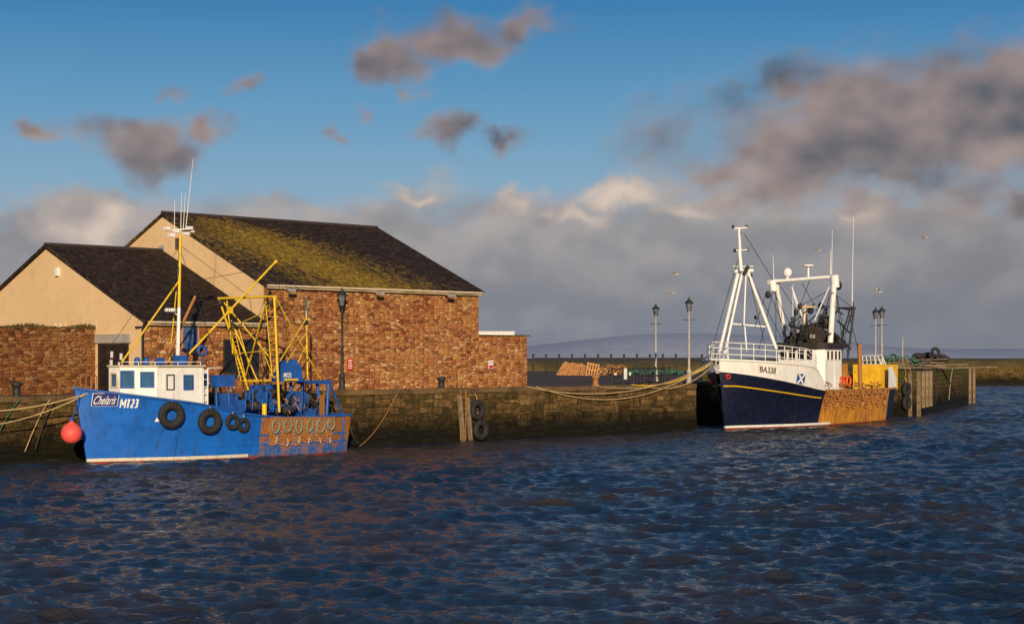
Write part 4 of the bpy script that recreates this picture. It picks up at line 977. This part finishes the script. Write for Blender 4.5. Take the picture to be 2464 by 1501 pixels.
T((1764,652,-.4),(1812,650,.5),.11)
T((1776,655,-.2),(1726,868,-1.4),.11); T((1786,655,0),(1744,850,-.6),.08); T((1800,655,.3),(1868,838,1.7),.11)
T((1760,778,-.7),(1842,785,1.2),.06); T((1795,655,.2),(1790,780,.2),.05); T((1792,785,.2),(1797,845,.4),.05)
T((1783,652,0),(1778,548,0),.11,.08); T((1784,652,.2),(1779,600,0),.13,.1)
T((1762,549,-.3),(1798,547,.4),.05); T((1766,602,-.3),(1800,600,.4),.04)
T((1764,640,-.2),(1812,640,.4),.04); T((1752,800,-.9),(1738,800,-1.0),.04)
fm=mk('foremast',m,mWhite2,b2)
for x,y in((1764,545),(1796,545),(1768,602),(1799,600),(1780,560)):
    m=MB(); m.lathe(q2(x,y,0)-UP*.1,[(.08,0),(.1,.08),(.08,.2)],8); mk('navigation_light',m,mBlk,fm)
m=MB(); m.tube([q2(1790,660,.2),q2(1800,640,.3)],.12,8); m.sphere(q2(1806,662,.4),.13); mk('winch_block',m,mBlk,fm)
m=MB()
for i in range(10): t=i/10; m.tube([q2(1722+54*(1-t)+2,868-213*(1-t),-1.3),q2(1742+40*(1-t),858-205*(1-t),-.7)],.02,5)
mk('ladder_rungs',m,mWhite,fm)
m=MB()
T((1868,683,-2.0),(1897,852,-2.0),.15); T((2008,664,2.0),(1996,852,1.6),.19)
T((1850,678,-2.2),(1875,676,-1.9),.17); T((1862,676,-2.0),(2012,664,2.1),.11)
T((2008,660,2.0),(2010,690,2.0),.28); T((1858,672,-2.1),(1862,700,-2.0),.24)
T((1918,740,0),(1905,690,-.7),.03); T((1995,690,1.8),(1960,770,.6),.05); T((1905,690,-.9),(1930,760,0),.05)
gp=mk('aft_gantry',m,mWhite2,b2)
m=MB(); p=q2(1895,655,-1.2); m.tube([p-UP*.6,p-UP*.2],.12,10); m.sphere(p,.3,1,1,1.1); mk('radar_dome',m,mWhite,gp)
m=MB(); p=q2(1945,638,0); m.lathe(p-UP*.1,[(.15,0),(.36,.06),(.36,.14),(.15,.18)],16); m.tube([p-UP*.9,p-UP*.1],.07,8); m.lathe(p-UP*.9,[(.2,0),(.12,.15)],8); mk('satellite_dome',m,mWhite,gp)
for x0,y0,x1,y1,b in((1862,670,1860,612,-2),(2001,660,2003,552,1.6),(1998,660,1999,600,1.6),(1908,760,1908,682,0),(2050,735,2054,520,2.2),(2051,735,2052,600,2.2)):
    m=MB(); m.tube([q2(x0,y0,b),q2(x1,y1,b)],.028,5,r2=.012); mk('whip_aerial',m,mWhite,gp)
m=MB()
R_=[((1783,600,0),(1702,875,0)),((1800,655,.3),(1900,850,0)),((1800,655,.3),(1845,850,2)),((1862,690,-2),(1825,845,-1)),((1862,700,-2),(1930,840,0)),((2008,680,2),(2042,860,2)),((2008,690,2),(1950,820,1)),
 ((2008,680,2),(2030,840,2)),((1790,560,0),(1862,676,-2)),((1803,655,.3),(1862,830,1)),((2010,690,2),(1925,735,0)),((2055,742,2.2),(2000,700,2)),((1845,700,-2),(1815,790,-1)),((1995,700,1.9),(1985,820,1.5)),((1880,690,-1.5),(1950,800,.5)),((1950,670,0),(1900,800,-.8)),((1867,700,-2),(1867,840,-1)),((1930,680,-.5),(1985,780,1)),((1850,700,-2),(1905,830,-.5)),((2055,745,2.2),(1990,860,1.8)),((2040,745,2.2),(2065,840,1.6))]
for p0,p1 in R_: m.tube([q2(*p0),q2(*p1)],.022,4)
mk('rigging',m,mBlk,b2)
m=MB()
T((2020,740,1.9),(2058,740,2.3),.06); T((2055,742,2.2),(2040,860,2.2),.07); T((2045,745,2.0),(2010,860,1.8),.05);T((2052,745,2.2),(2035,800,2.2),.05)
T((1905,762,-.6),(1925,840,0),.09); T((1940,755,0),(1945,845,.3),.07); T((1912,790,-.4),(1990,770,1),.05); T((1925,770,0),(1900,820,-.5),.05); T((2030,780,1.8),(2020,935,1.9),.05)
T((2052,725,2.2),(2050,760,2.2),.08); T((1980,735,.9),(2052,745,2.2),.04); T((1900,800,-.5),(1990,810,1),.07); T((1915,770,-.4),(1960,730,.5),.05); T((1960,800,.2),(1990,740,1),.06)
T((2015,770,1.8),(2045,800,2.1),.05);T((2000,800,1.6),(2040,830,2.1),.06);T((1912,745,-.4),(1912,840,-.2),.06);T((1985,735,1),(1975,830,1),.07)
for x,y,b,r in((1848,708,-2,.2),(2017,686,2.1,.25),(1925,735,0,.16),(1950,745,.2,.22),(1975,735,.9,.2),(1915,750,-.3,.16),(1990,770,1.2,.2),(1818,763,0,.1),(1985,752,1,.14),(1930,790,0,.25),(1905,780,-.4,.18)):
    m.sphere(q2(x,y,b),r,1,1,1.25,8,6)
for i in range(46):
    x=random.uniform(1895,2030); y=random.uniform(755,825); T((x,y,random.uniform(-.8,2)),(x+random.uniform(-22,22),y+random.uniform(-20,30),random.uniform(-.8,2)),random.uniform(.025,.06))
mk('derrick_gear',m,mBlk,b2)
m=MB(); p=q2(1972,760,.7); m.lathe(p-UP*.4,[(.3,0),(.42,.1),(.42,.7),(.3,.8)],14,axis=F2.B+UP*.0); mk('net_drum',m,mBlk,b2)
m=MB(); vs=[];nx=14
for j in range(6):
    for i in range(nx+1):
        t=i/nx; hgt_=(.55+.75*math.exp(-((t-.55)/.28)**2))*math.sin(math.pi*j/5)**.7+.06*math.sin(i*2.7+j*1.9)
        vs.append(F2.w(w0+.3+2.7*j/5,-1+2.8*t,5.26+max(0,hgt_)))
m.add(vs,[(j*(nx+1)+i,j*(nx+1)+i+1,(j+1)*(nx+1)+i+1,(j+1)*(nx+1)+i) for j in range(5) for i in range(nx)],0,True)
mk('net_pile',m,paint('dark_brown_net',(.028,.019,.014),.95,.5,7,(.1,.05,.02),.5,.8),b2,label='dark brown net heaped on the wheelhouse roof')
for i in range(9):
    m=MB(); p=q2(1900+random.random()*95,800+random.random()*30,random.uniform(-.5,1.5)); m.obox(p,F2.A,F2.B,UP,random.uniform(.1,.4),random.uniform(.1,.4),random.uniform(.15,.5)); mk('equipment_box',m,mDark if i%2 else mGrey,b2)
m=MB(); m.tube([q2(1930,835,0),q2(1938,730,0)],.09,8); m.obox(q2(1938,738,0),F2.A,F2.B,UP,.5,1.3,.12); mk('radar_scanner',m,mCream,b2)
m=MB(); m.obox(F2.w(F2.a(2110,1.3),1.2,3.0),F2.A,F2.B,UP,2.6,2.2,1.7); yh=mk('yellow_deck_locker',m,paint('yellow_ochre_paint',(.75,.42,.015),.5,.2,2,(.2,.1,.03),.5),b2)
m=MB(); m.obox(F2.w(F2.a(2110,1.3)+.2,2.31,3.0),F2.A,F2.B,UP,.9,.02,.9); mk('door',m,mYel,yh)
m=MB(); T((2068,832,1.6),(2070,938,1.8),.14); T((2064,832,1.5),(2073,832,1.7),.16); mk('rusty_derrick_post',m,mRust,b2)
m=MB()
for i in range(44):
    p=q2(1985+random.random()*150,918+random.random()*24,random.uniform(1.2,2.6)); m.tube([p,p+V(random.uniform(-.4,.4),random.uniform(-.4,.4),random.uniform(-.1,.35))],.05,5)
mk('rusty_gear',m,mRust,b2)
m=MB()
for dz in (0,.35,.7): m.tube([q2(2075,855+dz*30,.0),q2(2122,853+dz*32,1.6)],.03,6)
for i in range(6): t=i/5; m.tube([q2(2075+47*t,855-2*t,1.6*t),q2(2078+50*t,890,1.6*t)],.03,6)
m.tube([q2(2122,853,1.6),q2(2152,930,2.2)],.04,6); m.tube([q2(2112,855,1.3),q2(2142,930,2.0)],.035,6)
mk('stern_rail',m,mWhite,b2)
m=MB()
a0,a1=LB-1.8,LB
m.add([F2.w(a0,h2.half(a0,2.1)+.02,2.15),F2.w(a1,2.62,2.15),F2.w(a1,2.7,2.9),F2.w(a0+.6,h2.half(a0,2.1)+.06,3.7),F2.w(a0,h2.half(a0,2.1)+.04,3.7)],[(0,1,2,3,4)]); mk('stern_bulwark',m,mWhite2,b2)
for i in range(10):
    dredge(h2,8.3+i*1.0,1.02,2.24,1.35+random.uniform(-.2,.12),'scallop dredges hung along the trawler rail',mChain,mRust,'rusty chain scallop dredge draped over the trawler rail',6,i,i%4==1)
# ---------------------------------------------------------------- mooring lines
def rope(p0,p1,sag,r,mt,lab,n=24):
    m=MB(); p0=V(*p0);p1=V(*p1); m.tube([p0.lerp(p1,i/n)-UP*sag*4*(i/n)*(1-i/n) for i in range(n+1)],r,6)
    mk('mooring_rope',m,mt,label=lab,cat='rope',group='mooring ropes')
bow2=bul(.2,.6,-1,.05)
e=lambda x,b=.12:QF.w(QF.a(x,b),b,HQ+.14)
rope(bow2,e(1268),.95,.032,mRope,'long sagging tan rope from trawler bow to the quay')
rope(bow2+UP*.1,e(1290),1.35,.028,mRope,'long sagging tan rope from trawler bow to the quay')
rope(bow2,e(1520),.45,.032,mYel,'yellow rope from trawler bow to the quay edge')
rope(bow2-UP*.2,e(1545),.65,.028,mRope,'tan rope from trawler bow to the quay edge')
rope(bow2+UP*.15,e(1430),.7,.025,mRope,'tan rope from trawler bow to the quay edge')
b1bow=h1.onhull(-.2,2.9,.02)[0]
rope(b1bow,QF.w(-33,.1,2.3),.35,.03,mRope,'tan mooring rope from the blue bow')
rope(b1bow,QF.w(-33,.1,1.6),.5,.025,mRope,'tan mooring rope from the blue bow')
rope(QF.q(120,960,.1),QF.q(60,1085,.15),-.15,.022,mRope,'old rope hanging down the quay wall')
rope(QF.q(50,958,.1),QF.q(0,1035,.15),-.1,.025,mGreen,'green rope hanging down the quay wall')
rope(QF.q(958,940,.1),QF.q(865,1072,.25),.35,.02,mRust,'rust coloured rope hanging down the quay wall')
rope(h1.onhull(12.3,1.7,.05)[0],QF.q(862,1065,.1),.25,.025,mRope,'slack rope from the blue stern')
rope(QF.q(135,960,.1),QF.q(85,1080,.2),-.2,.025,mBlk,'dark rope hanging down the quay wall')
# ---------------------------------------------------------------- quay furniture
def bollard(x,t,k=1.0):
    p=q(QF.a(x,-t),t,HQ+.1); m=MB(); m.lathe(p,[(.24*k,-.12),(.24*k,.03),(.17*k,.08),(.16*k,.4),(.24*k,.46),(.25*k,.55),(.17*k,.6),(.02,.62)],14)
    mk('bollard',m,mRust if x>1300 else mBlk,label='squat iron mooring bollard on the quay edge',cat='bollard',group='mooring bollards')
for x in(1062,1433): bollard(x,.7,1.0)
bollard(40,.7)
def pile(x,y0,y1,w=.2,b=.16,lean=0):
    m=MB(); p0=QF.q(x,y0,b); p1=QF.q(x+lean,y1,b); p1.z=max(p1.z,-.4); m.obox((p0+p1)/2,QF.A,QF.B,(p0-p1),w,.2,(p0-p1).length)
    mk('timber_fender',m,mPile,label='bleached vertical timber fender bolted to the quay wall',cat='timber fender',group='timber fenders on quay walls')
pile(1105,950,1062,.17,.16,10); pile(1124,955,1062,.15,.16,9)
m=MB()
for x in (1096,1108,1122):
    P0=QF.q(x,935,-.2);P0.z=HQ+.1; m.tube([P0,P0+UP*.9,P0+UP*.95-QF.B*.15+QF.A*.1],.025,6)
for sx in(0,.38): 
    a=QF.w(QF.a(1108,.12)+sx,.12,0); m.tube([a+UP*.1,a+UP*2.7],.025,6)
for i in range(9): a=QF.w(QF.a(1108,.12),.12,.3+i*.28); m.tube([a,a+QF.A*.38],.02,5)
mk('quay_ladder',m,mRust,label='rusty iron ladder with hand hoops on the quay wall',cat='ladder')
m=MB()
for x in (193,207,219):
    P0=QF.q(x,945,-.4);P0.z=HQ+.1; m.tube([P0,P0+UP*.8,P0+UP*.88+QF.A*.15,P0+UP*.8+QF.A*.28,P0+QF.A*.28],.025,6)
mk('ladder_hoop',m,mRust,label='rusty iron hand hoops at the quay edge',cat='ladder')
for x,y in((1149,985),(1157,1033)):
    c=QF.q(x,y,.3); tyre(c,QF.B,.52,'black tyre fender hung on the stone quay wall','tyre fenders on quay walls',c+UP*.9-QF.B*.25)
pa=V(27.4,122.6,0);pb=V(30.2,126,0);pc=V(43.9,161.8,0)
d1=(pb-pa).normalized(); nn1=V(d1.y,-d1.x,0); d2=(pc-pb).normalized(); nn2=V(d2.y,-d2.x,0)
for z in (2.0,1.05): c=pa+d1*1.6+nn1*.3+UP*z; tyre(c,nn1,.55,'black tyre fender hung on the pier face','tyre fenders on quay walls',c+UP*.9-nn1*.2)
def ptimber(p,nn,dd,z0,z1,w=.28):
    m=MB(); m.obox(p+nn*.12+UP*(z0+z1)/2,dd,nn,UP,w,.22,z1-z0); mk('timber_fender',m,mPile,label='bleached vertical timber fender on the pier face',cat='timber fender',group='timber fenders on quay walls')
ptimber(pb-d1*.5,nn1,d1,-.4,3.3,.24); ptimber(pb-d1*1.9,nn1,d1,-.4,3.2,.16)
for t in (.8,3,5.2): ptimber(pb+d2*t,nn2,d2,.6,3.3,.3)
for t in (33.5,37): ptimber(pb+d2*t,nn2,d2,-.3,3.3,.25)
m=MB()
for t in (0,.8):
    P0=pb-d1*(2.6-t)-nn1*.2+UP*PZ; m.tube([P0-UP*2.5+nn1*.3,P0+nn1*.3,P0+UP*.9],.03,6)
mk('pier_ladder',m,mRust,label='iron ladder with hoops at the pier head',cat='ladder')
rope(pb+d2*20+nn2*.05+UP*PZ,pb+d2*17+nn2*.1+UP*.8,-.3,.03,mRope,'tan rope hanging down the pier face')
def plankpile(c,n,L,label):
    m=MB()
    for i in range(n):
        t=random.uniform(-.5,.5); p=V(*c)+V(random.uniform(-.8,.8),random.uniform(-.6,.6),.08+i*.06+random.uniform(0,.1)); dd=V(math.cos(t),math.sin(t),random.uniform(-.08,.08)).normalized(); m.obox(p,dd,V(-dd.y,dd.x,0),UP,L*random.uniform(.6,1.1),.18,.07)
    mk('timber_pile',m,mWoodG,label=label,cat='timber')
plankpile(D(2200,856,135)+V(0,0,PZ-H),12,4.5,'heap of discarded planks on the pier')
plankpile(D(2150,856,132)+V(0,0,PZ-H),8,3,'heap of discarded planks on the pier')
c=D(2251,846,138); tyre(c,V(.3,-1,.2).normalized(),.42,'old black tyre standing on the rubbish heap','loose tyres')
m=MB(); c=D(2235,860,139)
for i in range(14): p=c+V(random.uniform(-1.2,1.2),random.uniform(-.6,.6),random.uniform(-.5,.25)); m.sphere(p,random.uniform(.18,.4),1.4,1,.7,8,5)
mk('net_heap',m,mDark,label='dark heap of fishing net on the pier',cat='fishing net')
m=MB(); c=D(2160,868,134)
for i in range(18): p=c+V(random.uniform(-2,2),random.uniform(-.5,.5),random.uniform(-.3,.35)); m.torus(p,V(random.random(),random.random(),random.random()),random.uniform(.15,.4),.05,10,5)
mk('rope_heap',m,mGreen,label='tangle of green rope on the pier',cat='rope')
for dx_,dz_ in ((0,.35),(2.5,.15)):
    m=MB(); c=D(2225,856,137)+V(dx_,dx_*.2,PZ-H+dz_); m.obox(c,V(1,0,.02),V(0,1,0),UP,7,.2,.12)
    mk('steel_beam',m,mWoodG,label='long weathered beam lying on the pier',cat='beam')
m=MB(); p=D(2172,856,140)+V(0,0,PZ-H); m.tube([p,p+UP*2.5],.05,8); m.sphere(p+UP*2.55,.09); mk('marker_post',m,mPole,label='thin grey marker post on the pier',cat='post')
def pallet(c,ax,nrm,label='weathered wooden pallet leaning on the pile'):
    ax=ax.normalized(); nrm=nrm.normalized(); oth=nrm.cross(ax).normalized(); nrm=ax.cross(oth)
    m=MB()
    for i in range(5): m.obox(c+oth*(-.5+.25*i)+nrm*.08,ax,oth,nrm,1.3,.13,.03)
    for i in range(3): m.obox(c+ax*(-.55+.55*i),ax,oth,nrm,.1,1.15,.12)
    for i in range(3): m.obox(c+oth*(-.5+.5*i)-nrm*.08,ax,oth,nrm,1.3,.13,.03)
    mk('wooden_pallet',m,mWood,label=label,cat='pallet',group='pallets stacked on the quay')
for i in range(5):
    c=D(1358+i*10+random.uniform(-3,3),856,158-(i%2)*.4); c.z=HQ+.45+random.uniform(-.08,.1)
    pallet(c,V(.35+random.uniform(-.3,.3),0,1),V(-.9,-1,random.uniform(.5,1.0)),'orange-brown wooden pallet leaning in a row')
for k,x in enumerate((1412,1442)):
    for j in range(4-k):
        c=D(x+random.uniform(-3,3),856,158.5); c.z=HQ+.14+j*.23; pallet(c,V(1,random.uniform(-.25,.25),random.uniform(-.05,.05)),V(0,0,1),'orange-brown wooden pallet in a flat stack')
c=D(1425,856,157); c.z=HQ+.5; pallet(c,V(.2,-.1,1),V(.15,-1,.5),'orange-brown wooden pallet leaning against a stack')
m=MB()
for i in range(60):
    c=D(random.uniform(1462,1500),856,165+random.uniform(-2,2)); c.z=HQ+random.uniform(.1,.75); m.torus(c,V(random.random()-.5,random.random()-.5,random.random()),random.uniform(.15,.4),.06,10,5)
mk('rope_heap',m,mRust,label='heap of rust coloured rope and net on the quay',cat='rope')
m=MB()
for i in range(60):
    c=D(random.uniform(1505,1640),856,165+random.uniform(-2,2)); c.z=HQ+random.uniform(.05,.35); m.torus(c,V(random.random()-.5,random.random()-.5,random.random()),random.uniform(.15,.4),.06,10,5)
mk('rope_heap',m,mGreen,label='heap of green net on the quay',cat='rope')
def railing(name,p0,p1,n,hh,rails,label,rr=.03,z=HQ):
    root=thing(name,label,'fence',((p0[0]+p1[0])/2,(p0[1]+p1[1])/2,z)); p0=V(*p0,z);p1=V(*p1,z)
    for i in range(n):
        m=MB(); p=p0.lerp(p1,i/(n-1)); m.tube([p,p+UP*hh],rr*1.8,6); m.sphere(p+UP*hh,rr*2.6,1,1,1,6,4); mk('post',m,mBlk,root)
    for f in rails: 
        m=MB(); m.tube([p0+UP*hh*f,p1+UP*hh*f],rr,6); mk('rail',m,mBlk,root)
    return root
a=D(1283,856,188);b=D(1720,856,188); railing('railing',(a.x,a.y),(b.x,b.y),15,1.9,(.5,.82),'long black post and rail fence along the far edge',.055)
a=q(QF.a(1472,-3),3,0);b=q(QF.a(1600,-3),3,0); railing('barrier_railing',(a.x,a.y),(b.x,b.y),6,1.05,(.15,.55,.95),'black metal pedestrian barrier near the quay edge',.028)
a=q(QF.a(1600,-3),5,0);b=q(QF.a(1700,-3),6,0); railing('barrier_railing',(a.x,a.y),(b.x,b.y),5,1.05,(.15,.55,.95),'black metal pedestrian barrier near the quay edge',.028)
for x,w_,h_ in((1481,.22,.12),(1505,.26,.65),(1516,.15,.2)):
    c=q(QF.a(x,-2.9),2.9,HQ+.72); m=MB(); m.obox(c,QF.A,QF.B,UP,w_,.02,h_); mk('barrier_sign',m,mWhite,label='small white notice fixed to the black barrier',cat='sign',group='barrier notices')
def gull(x,y,Y_,sp,ph):
    c=D(x,y,Y_); root=thing('seagull','grey and white gull flying with wings spread','bird',c,'flying gulls')
    m=MB(); dx=V(1,.3*ph,.1*ph).normalized(); dy=V(-dx.y,dx.x,0)
    m.tube([c-dx*.22,c-dx*.12,c,c+dx*.12,c+dx*.2,c+dx*.25],.055,8)
    m.sphere(c+dx*.25,.06,1.3,1,1,8,6)
    for s_ in(1,-1):
        w0_=c+dy*s_*.05; w1_=c+dy*s_*sp*.5+UP*(.2+.1*ph); w2_=c+dy*s_*sp+UP*(.05+.2*ph)-dx*.1
        m.add([w0_+dx*.09,w0_-dx*.09,w1_-dx*.07,w1_+dx*.1,w2_-dx*.03],[(0,1,2,3),(3,2,4)])
    mk('body',m,mFeather,root)
gull(1623,660,110,.55,.3);gull(1613,704,110,.5,-.6);gull(1966,602,125,.6,.2);gull(2113,702,120,.6,.6);gull(2225,571,130,.55,-.2)
